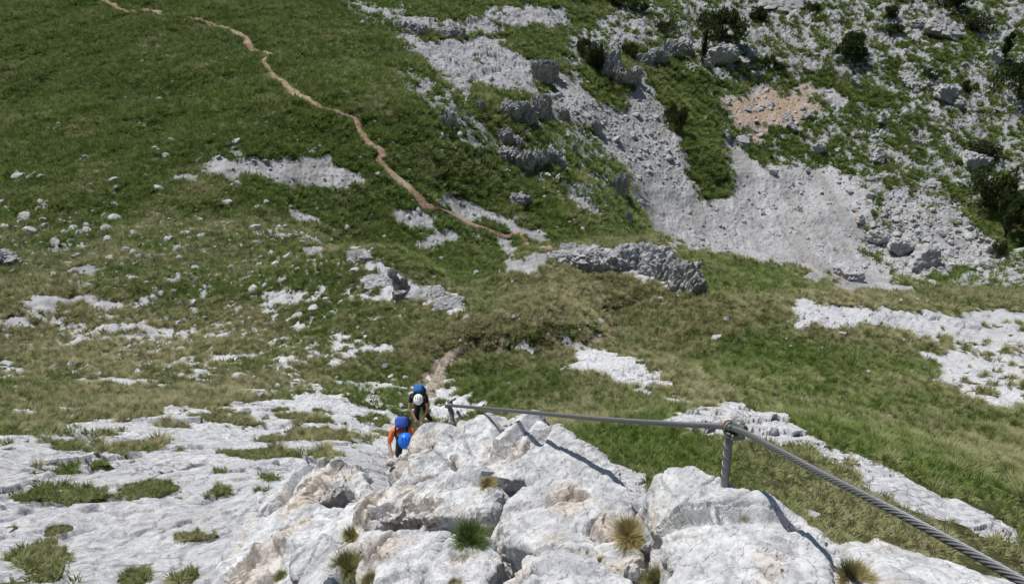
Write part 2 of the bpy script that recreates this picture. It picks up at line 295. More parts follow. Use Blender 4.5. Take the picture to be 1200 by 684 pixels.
for v, p in ((.42, [(548,375),(600,338),(650,306),(700,304),(760,322),(835,348),(760,352),(700,386),(640,400),(540,408),(460,425),(430,415)]), (.28, [(600,400),(690,395),(790,420),(850,460),(820,480),(700,470),(610,430)]),
    (.24, [(760,352),(900,345),(1220,345),(1220,420),(1100,420),(1000,395),(880,380)]), (.15, [(800,480),(880,480),(1220,640),(1220,700),(900,620)]), (.18, [(-20,330),(130,340),(400,370),(440,440),(280,460),(-20,480)]), (.2, [(1090,430),(1220,410),(1220,520),(1140,500)])):
    put(dryz, p, v, 2.5)
put(lush_shade, [(530,404),(590,400),(640,396),(692,390),(712,366),(742,350),(690,380),(640,384),(540,392)], .9, 1.5)  # darker green along the knoll's foot: slope shade put into the grass colour
put(lush_shade, [(240,130),(420,150),(640,296),(560,350),(500,335),(400,280),(300,230)], .65, 6)
lush_shade = np.clip(lush_shade + sstep(45, 70, Rb) * .60, 0, 1)
dry = np.clip(.42 + dryz + .30 * grassm * (.6 + N2) - .52 * lush_shade + .42 * fbm2(X / 6, Y / 6, 80, 4, .6) + .15 * sstep(60, 25, Rb) - .08 * sstep(60, 80, Rb), 0, 1).astype(f32)

# rocky and grassy relief on top
s1, e1, r1 = facets2(wx / 2.6, wy / 2.6, 100)
s2, e2, r2 = facets2(wx / .8 + 3, wy / .8, 120)
s3, e3, r3 = facets2(X / .23 + .5 * N2, Y / .23 + .5 * N1, 140)
rock = np.maximum(rock, raised); rk = np.clip(rock, 0, 1)
amp = np.clip(Rb / 60, .06, 1)
Zd = Zb + rk * amp * (.55 * s1 * sstep(8, 30, Rb) + .30 * s2 * sstep(4, 30, Rb) - .25 * np.exp(-e2 / .06) * sstep(12, 30, Rb)) + rk * .030 * s3 * sstep(30, 10, Rb) + rk * .07 * s2 * sstep(3, 6, Rb) * sstep(24, 14, Rb) - rk * .05 * np.exp(-e3 / .05) * sstep(-.05, .4, fbm2(X / .9, Y / .9, 290, 2)) * sstep(20, 10, Rb)
slabstep, se, _ = facets2((X + .8 * Y * 0) / 1.9 + .35 * N1, Y / .9 + .3 * N1, 160)
Zd += rk * sstep(2, 5, Rb) * sstep(22, 14, Rb) * (.24 * slabstep * (.4 + .6 * sstep(-.2, .4, N2)) - .07 * np.exp(-se / .05) * sstep(-.1, .35, N2) + .05 * fbm2(X / .8, Y / .8, 240, 3))
Zd += scree * .10 * s2 * sstep(20, 60, Rb) + scree * .09 * np.clip(fbm2(X / .8, Y / .8, 200, 4, .8), -1, 1) + scree * .12 * fbm2(X / 4, Y / 4, 205, 3)
gr = np.clip(1 - rk - scree - dirt, 0, 1)
Zd += gr * (.10 * fbm2(X / .9, Y / .9, 210, 3, .6) * sstep(6, 25, Rb) + .16 * fbm2(X / 1.7, Y / 1.7, 215, 3, .6) * sstep(30, 60, Rb))
Zd += .05 * grassm * gr * sstep(30, 12, Rb)
Z = Zb + (Zd - Zb) * sstep(1.2, 2.4, Rb) * (1 - .7 * raised)
print('relief', time.time() - T0)
def at(px, py):
    return Vector(hit(px, py, Z))

# ---------------------------------------------------------------- node helpers and materials
def mat(name, rough=.9):
    m = bpy.data.materials.new(name); m.use_nodes = True
    nt = m.node_tree; b = nt.nodes['Principled BSDF']; b.inputs['Roughness'].default_value = rough
    b.inputs['Specular IOR Level'].default_value = .25
    return m, nt, b
class N:
    def __init__(s, nt): s.nt = nt
    def n(s, t, **kw):
        x = s.nt.nodes.new(t)
        for k, v in kw.items(): setattr(x, k, v)
        return x
    def l(s, a, b): s.nt.links.new(a, b)
    def noise(s, scale, detail=6, rough=.6, co=None, dist=0):
        x = s.n('ShaderNodeTexNoise'); x.inputs['Scale'].default_value = scale; x.inputs['Detail'].default_value = detail
        x.inputs['Roughness'].default_value = rough; x.inputs['Distortion'].default_value = dist
        if co is not None: s.l(co, x.inputs['Vector'])
        return x.outputs['Fac']
    def ramp(s, fac, *st):
        x = s.n('ShaderNodeValToRGB'); e = x.color_ramp.elements
        while len(e) < len(st): e.new(.5)
        for k, (p, c) in enumerate(st):
            e[k].position = p; e[k].color = (*c, 1) if isinstance(c, tuple) else (c, c, c, 1)
        s.l(fac, x.inputs[0]); return x.outputs[0]
    def mix(s, fac, a, b, mode='MIX'):
        x = s.n('ShaderNodeMix', data_type='RGBA', blend_type=mode)
        for v, k in ((fac, 0), (a, 6), (b, 7)):
            if isinstance(v, (int, float)): x.inputs[k].default_value = v
            elif isinstance(v, tuple): x.inputs[k].default_value = (*v, 1)
            else: s.l(v, x.inputs[k])
        return x.outputs[2]
    def math(s, op, a, b=0., c=0.):
        x = s.n('ShaderNodeMath', operation=op)
        for k, v in enumerate((a, b, c)):
            if isinstance(v, (int, float)): x.inputs[k].default_value = v
            else: s.l(v, x.inputs[k])
        return x.outputs[0]
    def bump(s, h, dist, strength, bsdf, prev=None):
        x = s.n('ShaderNodeBump'); x.inputs['Distance'].default_value = dist; x.inputs['Strength'].default_value = strength
        s.l(h, x.inputs['Height'])
        if prev is not None: s.l(prev, x.inputs['Normal'])
        if bsdf is not None: s.l(x.outputs[0], bsdf.inputs['Normal'])
        return x.outputs[0]

def rock_colour(q, co, big, tanfac=None):
    """weathered pale limestone: chalky grey, darker pits and lichen, warm fresh breaks"""
    a = q.noise(1.3 / big, 6, .65, co); b = q.noise(9 / big, 8, .7, co, .4); c = q.noise(42 / big, 4, .7, co)
    base = q.ramp(b, (.30, (.17, .175, .185)), (.42, (.37, .375, .39)), (.53, (.52, .525, .535)), (.68, (.66, .66, .65)))
    base = q.mix(q.ramp(a, (.45, 0.), (.65, .50)), base, (.33, .335, .35))
    base = q.mix(q.ramp(c, (.33, .7), (.46, 0.)), base, (.16, .16, .165))
    if tanfac is not None:
        t = q.math('MULTIPLY', tanfac, q.ramp(b, (.3, 1.), (.75, .45)))
        base = q.mix(t, base, q.ramp(c, (.3, (.26, .20, .145)), (.5, (.50, .42, .33)), (.7, (.62, .56, .48))))
    return base, a, b, c

# ground
mg, nt, bs = mat('ground_turf_and_limestone', .95); q = N(nt)
geo = q.n('ShaderNodeNewGeometry'); co = geo.outputs['Position']
A = q.n('ShaderNodeVertexColor', layer_name='cover'); B = q.n('ShaderNodeVertexColor', layer_name='tone')
sa, sb = q.n('ShaderNodeSeparateColor'), q.n('ShaderNodeSeparateColor')
q.l(A.outputs[0], sa.inputs[0]); q.l(B.outputs[0], sb.inputs[0])
f1 = q.noise(14, 6, .7, co); f2_ = q.noise(2.3, 8, .7, co)
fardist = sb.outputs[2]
rc_near, _, _, _ = rock_colour(q, co, .8, q.ramp(q.noise(.9, 5, .6, co), (.50, 0.), (.75, .5)))
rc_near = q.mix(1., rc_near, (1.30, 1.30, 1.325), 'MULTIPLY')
mpk = q.n('ShaderNodeMapping'); mpk.inputs['Scale'].default_value = (1.5, 2.6, 2.6); q.l(co, mpk.inputs['Vector'])
nwk = q.n('ShaderNodeTexNoise'); nwk.inputs['Scale'].default_value = 2.2; nwk.inputs['Detail'].default_value = 7; q.l(co, nwk.inputs['Vector'])
adk = q.n('ShaderNodeVectorMath', operation='MULTIPLY_ADD'); adk.inputs[1].default_value = (.9, .9, .9); q.l(nwk.outputs['Color'], adk.inputs[0]); q.l(mpk.outputs[0], adk.inputs[2])
vok = q.n('ShaderNodeTexVoronoi', feature='DISTANCE_TO_EDGE'); vok.inputs['Scale'].default_value = 1.3; q.l(adk.outputs[0], vok.inputs['Vector'])
crk = q.math('MULTIPLY', q.ramp(vok.outputs['Distance'], (.0, 1.), (.035, 0.)), q.ramp(q.noise(.8, 3, .5, co), (.46, 0.), (.58, 1.)))
rc_near = q.mix(q.math('MULTIPLY', crk, .8), rc_near, (.11, .105, .10))
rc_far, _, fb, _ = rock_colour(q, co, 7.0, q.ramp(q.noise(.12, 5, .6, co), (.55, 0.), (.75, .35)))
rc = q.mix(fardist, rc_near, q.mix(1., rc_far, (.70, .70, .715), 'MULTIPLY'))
sc_n = q.noise(3.2, 8, .75, co)
scol = q.ramp(sc_n, (.30, (.16, .16, .17)), (.45, (.34, .338, .348)), (.60, (.44, .437, .447)), (.78, (.56, .555, .555)))
mpx = q.n('ShaderNodeMapping'); mpx.inputs['Rotation'].default_value = (0, 0, .55); mpx.inputs['Scale'].default_value = (.35, .055, .2); q.l(co, mpx.inputs['Vector'])
stk = q.noise(1.0, 6, .65, mpx.outputs[0])
scol = q.mix(q.ramp(stk, (.42, .75), (.56, 0.)), scol, (.235, .23, .225))
scol = q.mix(q.ramp(stk, (.58, 0.), (.72, .5)), scol, (.50, .49, .47))
scol = q.mix(sb.outputs[0], scol, q.ramp(sc_n, (.3, (.16, .11, .07)), (.45, (.30, .21, .14)), (.6, (.44, .33, .25)), (.8, (.52, .47, .42))))
gn = q.math('ADD', q.math('MULTIPLY', f1, .5), q.math('MULTIPLY', f2_, .5))
green = q.ramp(gn, (.36, (.018, .034, .006)), (.50, (.042, .074, .013)), (.64, (.072, .108, .022)))
straw = q.ramp(gn, (.36, (.030, .030, .011)), (.50, (.075, .075, .026)), (.64, (.17, .150, .070)))
gcol = q.mix(sa.outputs[2], green, straw)
gcol = q.mix(q.ramp(q.noise(7, 3, .5, co), (.66, 0.), (.72, .5)), gcol, (.19, .18, .10))
dcol = q.ramp(gn, (.36, (.10, .075, .05)), (.52, (.22, .175, .13)), (.66, (.36, .30, .24)))
def edge(v, lo, hi):
    return q.ramp(q.math('ADD', v, q.math('MULTIPLY', q.math('SUBTRACT', f1, .5), .8)), (lo, 0.), (hi, 1.))
col = q.mix(edge(sb.outputs[1], .42, .58), gcol, dcol)
col = q.mix(edge(sa.outputs[1], .42, .58), col, scol)
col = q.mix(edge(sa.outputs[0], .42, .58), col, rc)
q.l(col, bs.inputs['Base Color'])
hb = q.math('ADD', q.math('MULTIPLY', f2_, .7), q.math('MULTIPLY', f1, .3))
n1 = q.bump(hb, .30, .5, None)
n1 = q.bump(q.noise(24, 9, .75, co, .5), .035, .8, None, n1)
q.bump(q.noise(60, 5, .7, co), .02, .35, bs, n1)
M_GROUND = mg

# limestone for the loose and outcropping rocks (vertex colour 'tan' = freshly broken warm stone)
def rock_mat(name, big, dark=1.0):
    m, nt, bs = mat(name, .92); q = N(nt)
    co = q.n('ShaderNodeNewGeometry').outputs['Position']
    T = q.n('ShaderNodeVertexColor', layer_name='tone'); sp = q.n('ShaderNodeSeparateColor'); q.l(T.outputs[0], sp.inputs[0])
    col, a, b, c = rock_colour(q, co, big, sp.outputs[0])
    col = q.mix(q.math('MULTIPLY', sp.outputs[1], .8), col, (.13, .125, .12))
    if dark != 1: col = q.mix(1., col, (dark, dark, dark), 'MULTIPLY')
    q.l(col, bs.inputs['Base Color'])
    n1 = q.bump(b, (.014 if big < 1 else .045) * big, .5, None)
    n2 = q.bump(q.noise(34 / big, 10, .8, co, .2), .012 * big, .75, None, n1)
    vo = q.n('ShaderNodeTexVoronoi', feature='DISTANCE_TO_EDGE'); vo.inputs['Scale'].default_value = 7 / big; wv = q.n('ShaderNodeVectorMath', operation='ADD'); nv = q.n('ShaderNodeTexNoise'); nv.inputs['Scale'].default_value = 4 / big; nv.inputs['Detail'].default_value = 6; q.l(co, nv.inputs['Vector']); sv = q.n('ShaderNodeVectorMath', operation='SCALE'); sv.inputs['Scale'].default_value = .35 * big; q.l(nv.outputs['Color'], sv.inputs[0]); q.l(co, wv.inputs[0]); q.l(sv.outputs[0], wv.inputs[1]); q.l(wv.outputs[0], vo.inputs['Vector'])
    q.bump(q.ramp(vo.outputs['Distance'], (0., 0.), (.025, 1.)), .006 * big, .6, bs, n2)
    return m
M_ROCK = rock_mat('pale_limestone', .55, 1.14); M_ROCKMID = rock_mat('weathered_limestone', 3.5, .74); M_STONE = rock_mat('scattered_limestone', 2.0, .80); M_WHITE = rock_mat('bleached_limestone', 2.0, 1.0)

def plain(name, c, rough=.8, metal=0, bump=None, var=.25, scale=20):
    m, nt, bs = mat(name, rough); q = N(nt)
    co = q.n('ShaderNodeTexCoord').outputs['Object']; nz = q.noise(scale, 5, .6, co)
    q.l(q.mix(nz, tuple(v * (1 - var) for v in c), tuple(min(1, v * (1 + var)) for v in c)), bs.inputs['Base Color'])
    bs.inputs['Metallic'].default_value = metal
    if bump: q.bump(nz, bump, .4, bs)
    return m
def blade_mat(name, g0, g1, s0, s1, inst=True):
    m, nt, bs = mat(name, .6); q = N(nt)
    at_ = q.n('ShaderNodeAttribute', attribute_name='dry', attribute_type='INSTANCER' if inst else 'GEOMETRY')
    rnd = q.n('ShaderNodeObjectInfo').outputs['Random']
    lv = q.n('ShaderNodeVertexColor', layer_name='blade'); sp = q.n('ShaderNodeSeparateColor'); q.l(lv.outputs[0], sp.inputs[0])
    tip, rv = sp.outputs[0], sp.outputs[1]
    pos = q.n('ShaderNodeNewGeometry').outputs['Position']
    rnd = q.math('ADD', q.math('MULTIPLY', rnd, .5), q.ramp(q.noise(.09, 5, .6, pos), (.35, 0.), (.65, .5)))
    g = q.mix(rnd, g0, g1); s = q.mix(rnd, s0, s1)
    f = q.math('ADD', at_.outputs['Fac'], q.math('MULTIPLY', q.math('SUBTRACT', rv, .5), .7))
    c = q.mix(q.ramp(f, (.15, 0.), (.9, 1.)), g, s)
    c = q.mix(q.math('MULTIPLY', tip, q.math('MULTIPLY_ADD', f, .5, .08)), c, tuple(min(1, v * 1.25) for v in s1))
    q.l(c, bs.inputs['Base Color'])
    tr = q.n('ShaderNodeBsdfTranslucent'); q.l(c, tr.inputs[0])
    ms = q.n('ShaderNodeMixShader'); ms.inputs[0].default_value = .3
    out = nt.nodes['Material Output']
    q.l(bs.outputs[0], ms.inputs[1]); q.l(tr.outputs[0], ms.inputs[2]); q.l(ms.outputs[0], out.inputs[0])
    return m
M_GRASS = blade_mat('alpine_grass', (.082, .150, .019), (.168, .250, .042), (.20, .19, .075), (.46, .42, .25))
M_PINE = blade_mat('mountain_pine_needles', (.022, .042, .012), (.058, .088, .026), (.04, .055, .018), (.08, .10, .035), inst=False)

# ---------------------------------------------------------------- mesh helpers
def new_obj(name, me, m=None, parent=None):
    o = bpy.data.objects.new(name, me); COL.objects.link(o)
    if m is not None: o.data.materials.append(m)
    if parent is not None: o.parent = parent
    return o
def tag(o, label=None, cat=None, group=None, kind=None):
    if label: o['label'] = label
    if cat: o['category'] = cat
    if group: o['group'] = group
    if kind: o['kind'] = kind
    return o
def np_mesh(name, V, F, smooth=True):
    """V (n,3); F (m,3) or (m,4)"""
    me = bpy.data.meshes.new(name); V = np.ascontiguousarray(V, f32); F = np.ascontiguousarray(F, np.int32); k = F.shape[1]
    me.vertices.add(len(V)); me.vertices.foreach_set('co', V.ravel())
    me.loops.add(F.size); me.loops.foreach_set('vertex_index', F.ravel())
    me.polygons.add(len(F)); me.polygons.foreach_set('loop_start', np.arange(0, F.size, k, dtype=np.int32))
    me.update(calc_edges=True); me.validate()
    me.polygons.foreach_set('use_smooth', np.full(len(me.polygons), smooth))
    return me
def vcol(me, name, C):
    a = me.color_attributes.new(name, 'FLOAT_COLOR', 'POINT'); a.data.foreach_set('color', np.ascontiguousarray(C, f32).ravel())

# ---------------------------------------------------------------- the ground, one sheet
V = np.stack([X, Y, Z], -1).reshape(-1, 3)
ii, jj = np.meshgrid(np.arange(NR - 1), np.arange(NA - 1), indexing='ij')
b0 = (ii * NA + jj).ravel()
me = np_mesh('ground', V, np.stack([b0, b0 + 1, b0 + NA + 1, b0 + NA], 1))
vcol(me, 'cover', np.stack([rk, scree, dry, np.ones_like(rk)], -1).reshape(-1, 4))
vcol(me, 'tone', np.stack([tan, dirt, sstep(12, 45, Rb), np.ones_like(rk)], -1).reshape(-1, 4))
ground = tag(new_obj('ground', me, M_GROUND), kind='structure')
print('ground', time.time() - T0)

# ---------------------------------------------------------------- footpath
def spline(pts, step):
    pts = [np.array(p, float) for p in pts]; P = [2 * pts[0] - pts[1]] + pts + [2 * pts[-1] - pts[-2]]; out = []
    for k in range(1, len(P) - 2):
        a, b, c, d = P[k - 1:k + 3]; m = max(2, int(np.linalg.norm(c - b) / step))
        for t in np.arange(m) / m:
            out.append(.5 * (2 * b + (c - a) * t + (2 * a - 5 * b + 4 * c - d) * t * t + (3 * b - a - 3 * c + d) * t ** 3))
    out.append(pts[-1]); return np.array(out)
PATH = [(112,-14),(122,0),(133,8),(153,15),(177,14),(213,20),(247,29),(267,35),(287,44),(293,55),(318,65),(309,70),(315,81),(333,97),(347,110),(373,123),(400,133),(417,140),(423,155),(433,167),(449,180),(444,187),(455,200),(468,212),(482,222),(490,230),(501,243),(530,252),(560,265),(590,277),(618,287),(640,293)]
pw = [1.2,1.2,1.3,1.8,2.0,1.6,1.4,.9,1.1,1.0,1.1,.7,.7,.9,1.2,.6,.5,.6,.7,.8,.9,.8,.7,.8,.7,.75,.8,.7,.75,.7,.65,.6]
def ribbon(name, px, widths, m, lift=.10, wide=1.1):
    P = np.array([hit(a, b, Z)[:2] for a, b in px]); P3 = np.c_[P, widths]
    S = spline(P3, .35); c = S[:, :2]; t = np.gradient(c, axis=0); t /= np.linalg.norm(t, axis=1)[:, None] + 1e-9
    nn = np.c_[-t[:, 1], t[:, 0]]; k = 9
    VV = []
    for j in range(k):
        u = j / (k - 1) * 2 - 1
        w = S[:, 2] * wide * (1 + .45 * perlin2(np.arange(len(S)) * .31 + 5, np.full(len(S), 3.3 + (u > 0) * 20), 5) + .35 * perlin2(np.arange(len(S)) * .09 + 5, np.full(len(S), 7.3 + (u > 0) * 20), 6)) * .5
        p = c + nn * (u * w)[:, None]
        z = ground_z(p[:, 0], p[:, 1])
        VV.append(np.c_[p, z + lift * (1 - u ** 4) - .03 * u ** 8])
    VV = np.stack(VV, 1)
    zz = VV[:, :, 2]; zs = zz.copy()
    for _ in range(2): zs[1:-1] = np.maximum(zz[1:-1], (zs[:-2] + zs[1:-1] + zs[2:]) / 3)
    VV[:, :, 2] = zs
    b0 = (np.arange(len(S) - 1)[:, None] * k + np.arange(k - 1)).ravel()
    return tag(new_obj(name, np_mesh(name, VV.reshape(-1, 3), np.stack([b0, b0 + 1, b0 + k + 1, b0 + k], 1)), m), kind='structure'), c
mp, nt, bs = mat('trodden_red_earth', .95); q = N(nt)
co = q.n('ShaderNodeNewGeometry').outputs['Position']; a_ = q.noise(2.6, 8, .8, co); b_ = q.noise(.25, 3, .5, co)
pc = q.ramp(a_, (.34, (.10, .062, .040)), (.45, (.21, .13, .088)), (.56, (.32, .21, .15)), (.66, (.50, .43, .36)))
q.l(q.mix(q.ramp(b_, (.45, 0.), (.65, .5)), pc, (.42, .35, .28)), bs.inputs['Base Color']); q.bump(a_, .15, .6, bs)
path, path_c = ribbon('footpath', PATH, pw, mp)
ribbon('footpath', [(139,-12),(140,-4),(136,4),(134,9)], [.7, .7, .7, .6], mp, .06)

TRAIL = [(556,406),(532,414),(517,436),(503,458),(500,468)]
mp2, nt, bs = mat('trodden_stony_soil', .95); q = N(nt)
co = q.n('ShaderNodeNewGeometry').outputs['Position']; a_ = q.noise(5, 8, .8, co)
q.l(q.ramp(a_, (.36, (.12, .09, .065)), (.5, (.26, .21, .17)), (.6, (.40, .36, .32)), (.7, (.56, .54, .52))), bs.inputs['Base Color']); q.bump(a_, .1, .7, bs)
_, trail_c = ribbon('footpath', TRAIL, [.15,.35,.5,.55,.5], mp2, .03, 1.1)
# ---------------------------------------------------------------- grass: one mass of tufts (stuff)
def tuft_mesh(name, nb, R, Hh, w, seed, lean=.55, segs=2):
    g = np.random.default_rng(seed); VV, FF, CC = [], [], []
    for k in range(nb):
        a = g.uniform(0, 2 * math.pi); rr = R * math.sqrt(g.uniform()) ; out = np.array([math.cos(a), math.sin(a), 0]) 
        b = out * rr * .55; h = Hh * g.uniform(.6, 1.1); ln = lean * (rr / R * .9 + .25) * g.uniform(.6, 1.4)
        a2 = a + g.uniform(-1.0, 1.0); d = np.array([math.cos(a2), math.sin(a2), 0]); side = np.array([-d[1], d[0], 0]) * w * g.uniform(.7, 1.3)
        rv = g.uniform(); base = len(VV)
        for s in range(segs + 1):
            t = s / segs; p = b + d * (ln * Hh * t * t) + np.array([0, 0, h * (t - .28 * ln * t * t)])
            ww = (1 - t) * .85 + .15
            if s < segs: VV += [p - side * ww, p + side * ww]; CC += [(t, rv, 0, 1)] * 2
            else: VV.append(p); CC.append((1, rv, 0, 1))
        for s in range(segs - 1): FF += [(base + 2 * s, base + 2 * s + 1, base + 2 * s + 3), (base + 2 * s, base + 2 * s + 3, base + 2 * s + 2)]
        FF.append((base + 2 * segs - 2, base + 2 * segs - 1, base + 2 * segs))
    me = np_mesh(name, np.array(VV), np.array(FF)); vcol(me, 'blade', np.array(CC)); return me
def scatter_object(name, P, scale, rot, variant, dry_, meshes, m, tilt=None):
    """one object: points carrying copies of a few small meshes"""
    me = bpy.data.meshes.new(name); me.vertices.add(len(P)); me.vertices.foreach_set('co', np.ascontiguousarray(P, f32).ravel())
    def attr(n, t, v, k):
        a = me.attributes.new(n, t, 'POINT'); a.data.foreach_set(k, np.ascontiguousarray(v).ravel())
    attr('sc', 'FLOAT', scale.astype(f32), 'value'); attr('rot', 'FLOAT_VECTOR', rot.astype(f32), 'vector'); attr('var', 'INT', variant.astype(np.int32), 'value'); attr('dry', 'FLOAT', dry_.astype(f32), 'value')
    o = new_obj(name, me); ng = bpy.data.node_groups.new(name, 'GeometryNodeTree')
    ng.interface.new_socket('Geometry', in_out='INPUT', socket_type='NodeSocketGeometry'); ng.interface.new_socket('Geometry', in_out='OUTPUT', socket_type='NodeSocketGeometry')
    nd = ng.nodes; L = ng.links.new
    gi, go = nd.new('NodeGroupInput'), nd.new('NodeGroupOutput'); iop = nd.new('GeometryNodeInstanceOnPoints'); gti = nd.new('GeometryNodeGeometryToInstance')
    for mm in meshes:
        mm.materials.append(m); src = bpy.data.objects.new(mm.name, mm)
        oi = nd.new('GeometryNodeObjectInfo'); oi.inputs[0].default_value = src; L(oi.outputs['Geometry'], gti.inputs[0])
    def named(n, t):
        x = nd.new('GeometryNodeInputNamedAttribute'); x.data_type = t; x.inputs['Name'].default_value = n; return x.outputs['Attribute']
    L(gi.outputs[0], iop.inputs['Points']); L(gti.outputs[0], iop.inputs['Instance']); iop.inputs['Pick Instance'].default_value = True
    L(named('var', 'INT'), iop.inputs['Instance Index']); L(named('sc', 'FLOAT'), iop.inputs['Scale'])
    e2r = nd.new('FunctionNodeEulerToRotation'); L(named('rot', 'FLOAT_VECTOR'), e2r.inputs[0]); L(e2r.outputs[0], iop.inputs['Rotation'])
    L(iop.outputs[0], go.inputs[0])
    md = o.modifiers.new('scatter', 'NODES'); md.node_group = ng
    return o
cellA = np.zeros(X.shape)
dr = np.gradient(np.exp(lr)); da = np.gradient(az)
cellA = (RR * dr[:, None] * da[None, :])
infr = (np.abs(az)[None, :] < np.radians(np.interp(Rb, [0, 6, 14, 30, 60, 200], [68, 66, 61, 56, 51, 49])))
distp = np.bincount(np.clip((np.hypot(*(path_c - 0).T)).astype(int), 0, 9), minlength=10)
onpath = np.zeros(X.shape, bool)
for c, hw in [(c, .60) for c in path_c[::2]] + [(c, .22) for c in trail_c[::2]]:
    r_ = math.hypot(*c); i = np.searchsorted(lr, math.log(r_)); j = np.searchsorted(az, math.atan2(*c))
    wi = max(1, int(np.searchsorted(lr, math.log(r_ + hw)) - i)); wj = max(1, int(hw / r_ / math.radians(.074)))
    onpath[max(0, i - wi):i + wi, max(0, j - wj):j + wj] = True
def pick(dens):
    lam = (dens * cellA * infr).ravel()
    k = rng.poisson(np.minimum(lam, 3)); idx = np.repeat(np.arange(lam.size), k); m = len(idx)
    i, j = idx // NA, idx % NA
    u, v = rng.uniform(-.5, .5, m), rng.uniform(-.5, .5, m)
    l_ = np.interp(i + u, np.arange(NR), lr); a_ = np.interp(j + v, np.arange(NA), az); r_ = np.exp(l_)
    x, y = r_ * np.sin(a_), r_ * np.cos(a_)
    return idx, np.c_[x, y, ground_z(x, y)], r_
tsz = np.clip(.030 + .0058 * Rb, .05, .55)
gmask = np.clip(1 - 1.25 * rk - 1.3 * scree - .85 * dirt, 0, 1) * ~onpath * (Rb < 200) * (Rb > 1.8)
clump = np.maximum(grassm * .8, 0) + (1 - grassm) * sstep(-.45, .25, fbm2(X / .55, Y / .55, 230, 2) * sstep(70, 25, Rb) + .1 + .3 * sstep(25, 70, Rb))
idx, P, r_ = pick(gmask * (.25 + .9 * clump) * (1.15 + 3.2 * grassm * sstep(25, 14, Rb)) / tsz ** 2)
print('tufts', len(P))
szz = (tsz * (1 - .68 * grassm * sstep(25, 14, Rb))).ravel()[idx] * rng.uniform(.6, 1.35, len(P)) * (.8 + .4 * clump.ravel()[idx])
rot = np.c_[rng.normal(0, .22, len(P)) , rng.normal(0, .22, len(P)), rng.uniform(0, 6.28, len(P))]
dv = np.clip(dry.ravel()[idx] - .16 * sstep(45, 25, r_) + rng.normal(0, .13, len(P)), 0, 1)
grass = scatter_object('grass', P, szz * 2.2, rot, rng.integers(0, 4, len(P)), dv, [tuft_mesh('grass_tuft_source', 34, .42, .34 + .05 * k, .028, 20 + k, .8) for k in range(4)], M_GRASS)
tus = gmask * sstep(5, 8, Rb) * sstep(62, 42, Rb)
idx, P, r_ = pick(tus * (.25 + .9 * sstep(-.5, .3, fbm2(X / .8, Y / .8, 270, 2))) * 12 * np.clip(1.15 - grassm, .1, 1))
szt = rng.uniform(.55, 1.35, len(P)) * (.85 + .012 * r_)
dvt = np.clip(dry.ravel()[idx] + .16 + rng.normal(0, .16, len(P)), 0, 1)
P[:, 2] -= .01
tuss = scatter_object('tussock_grass', P, szt, np.c_[rng.normal(-.25, .15, len(P)), rng.normal(0, .2, len(P)), rng.uniform(-1.2, 1.2, len(P))], rng.integers(0, 4, len(P)), dvt, [tuft_mesh('grass_tussock_source', 170, .13, .145 + .015 * k, .0040, 120 + k, .85, 3) for k in range(4)], M_GRASS)
tag(tuss, 'pale tipped grass tussocks on the nearer slopes', 'tussock grass', kind='stuff')
tag(grass, 'short alpine grass tussocks covering the meadow and hummocks', 'grass', kind='stuff')

# ---------------------------------------------------------------- rocks
def ico(sub):
    bm = bmesh.new(); bmesh.ops.create_icosphere(bm, subdivisions=sub, radius=1)
    Vv = np.array([v.co[:] for v in bm.verts]); Ff = np.array([[v.index for v in f.verts] for f in bm.faces]); bm.free(); return Vv, Ff
ICO = {k: ico(k) for k in (2, 3, 4, 5)}
def rock_shape(seed, sub=4, planes=9, rough=.10, squash=.7, box=0):
    g = np.random.default_rng(seed); V0, F0 = ICO[sub]
    nrm = g.normal(size=(planes, 3)); nrm /= np.linalg.norm(nrm, axis=1)[:, None]; dd = g.uniform(.55, .95, planes)
    t = V0 @ nrm.T; rad = np.min(np.where(t > .05, dd / np.maximum(t, .05), 9), axis=1); rad = np.minimum(rad, 1.25)
    if box: rad = np.minimum(1 / (np.abs(V0) ** box).sum(1) ** (1 / box), rad * 1.35)
    Vv = V0 * rad[:, None]
    h, e, c = facets3(Vv * 2.6 + seed, seed % 97)
    Vv = Vv * (1 + rough * h * 1.4 - rough * .8 * np.exp(-e / .06) + rough * .7 * fbm3(Vv * 4 + seed, seed % 89, 3))[:, None]
    Vv[:, 2] *= squash
    return Vv, F0
stone_src = []
for k in range(6):
    Vv, Ff = rock_shape(300 + k, 2, 8, .12, .62); me = np_mesh('scree_stone_source', Vv, Ff, False); vcol(me, 'tone', np.tile([.12 * (k % 3), 0, 0, 1], (len(Vv), 1))); stone_src.append(me)
coarse = np.zeros(X.shape, f32)
put(coarse, [(1000,205),(1080,222),(1130,240),(1150,275),(1185,300),(1150,312),(1100,328),(1073,345),(1005,290),(1030,240)], 1, 2)
put(coarse, [(640,105),(690,110),(760,120),(800,165),(800,210),(740,215),(660,140)], .8, 2)
right = np.zeros(X.shape, f32); put(right, [(640,30),(780,-20),(1230,-20),(1230,330),(1080,330),(1000,210),(850,160),(790,150),(700,90)], 1, 2)
dn = (scree * (1.3 + 1.6 * coarse) + rk * coarse * 3.0 + right * (rk * .55 + .14 * (fbm2(X / 4, Y / 4, 260, 3) > -.1))) * sstep(45, 60, Rb) * (Rb < 200) * ~onpath
idx, P, r_ = pick(dn * .9)
sz = .10 * (1 / np.maximum(rng.uniform(0, 1, len(P)), .02)) ** .42 * (.8 + .55 * np.maximum(coarse, right * .6).ravel()[idx])
print('scree', len(P), sz.max())
rot = np.c_[rng.normal(0, .4, len(P)), rng.normal(0, .4, len(P)), rng.uniform(0, 6.28, len(P))]
sc_o = scatter_object('scree', P + np.c_[np.zeros((len(P), 2)), sz * .1], sz, rot, rng.integers(0, 6, len(P)), np.zeros(len(P)), stone_src, M_STONE)
tag(sc_o, 'pale limestone scree and rubble filling the gully and bowl', 'scree', kind='stuff')
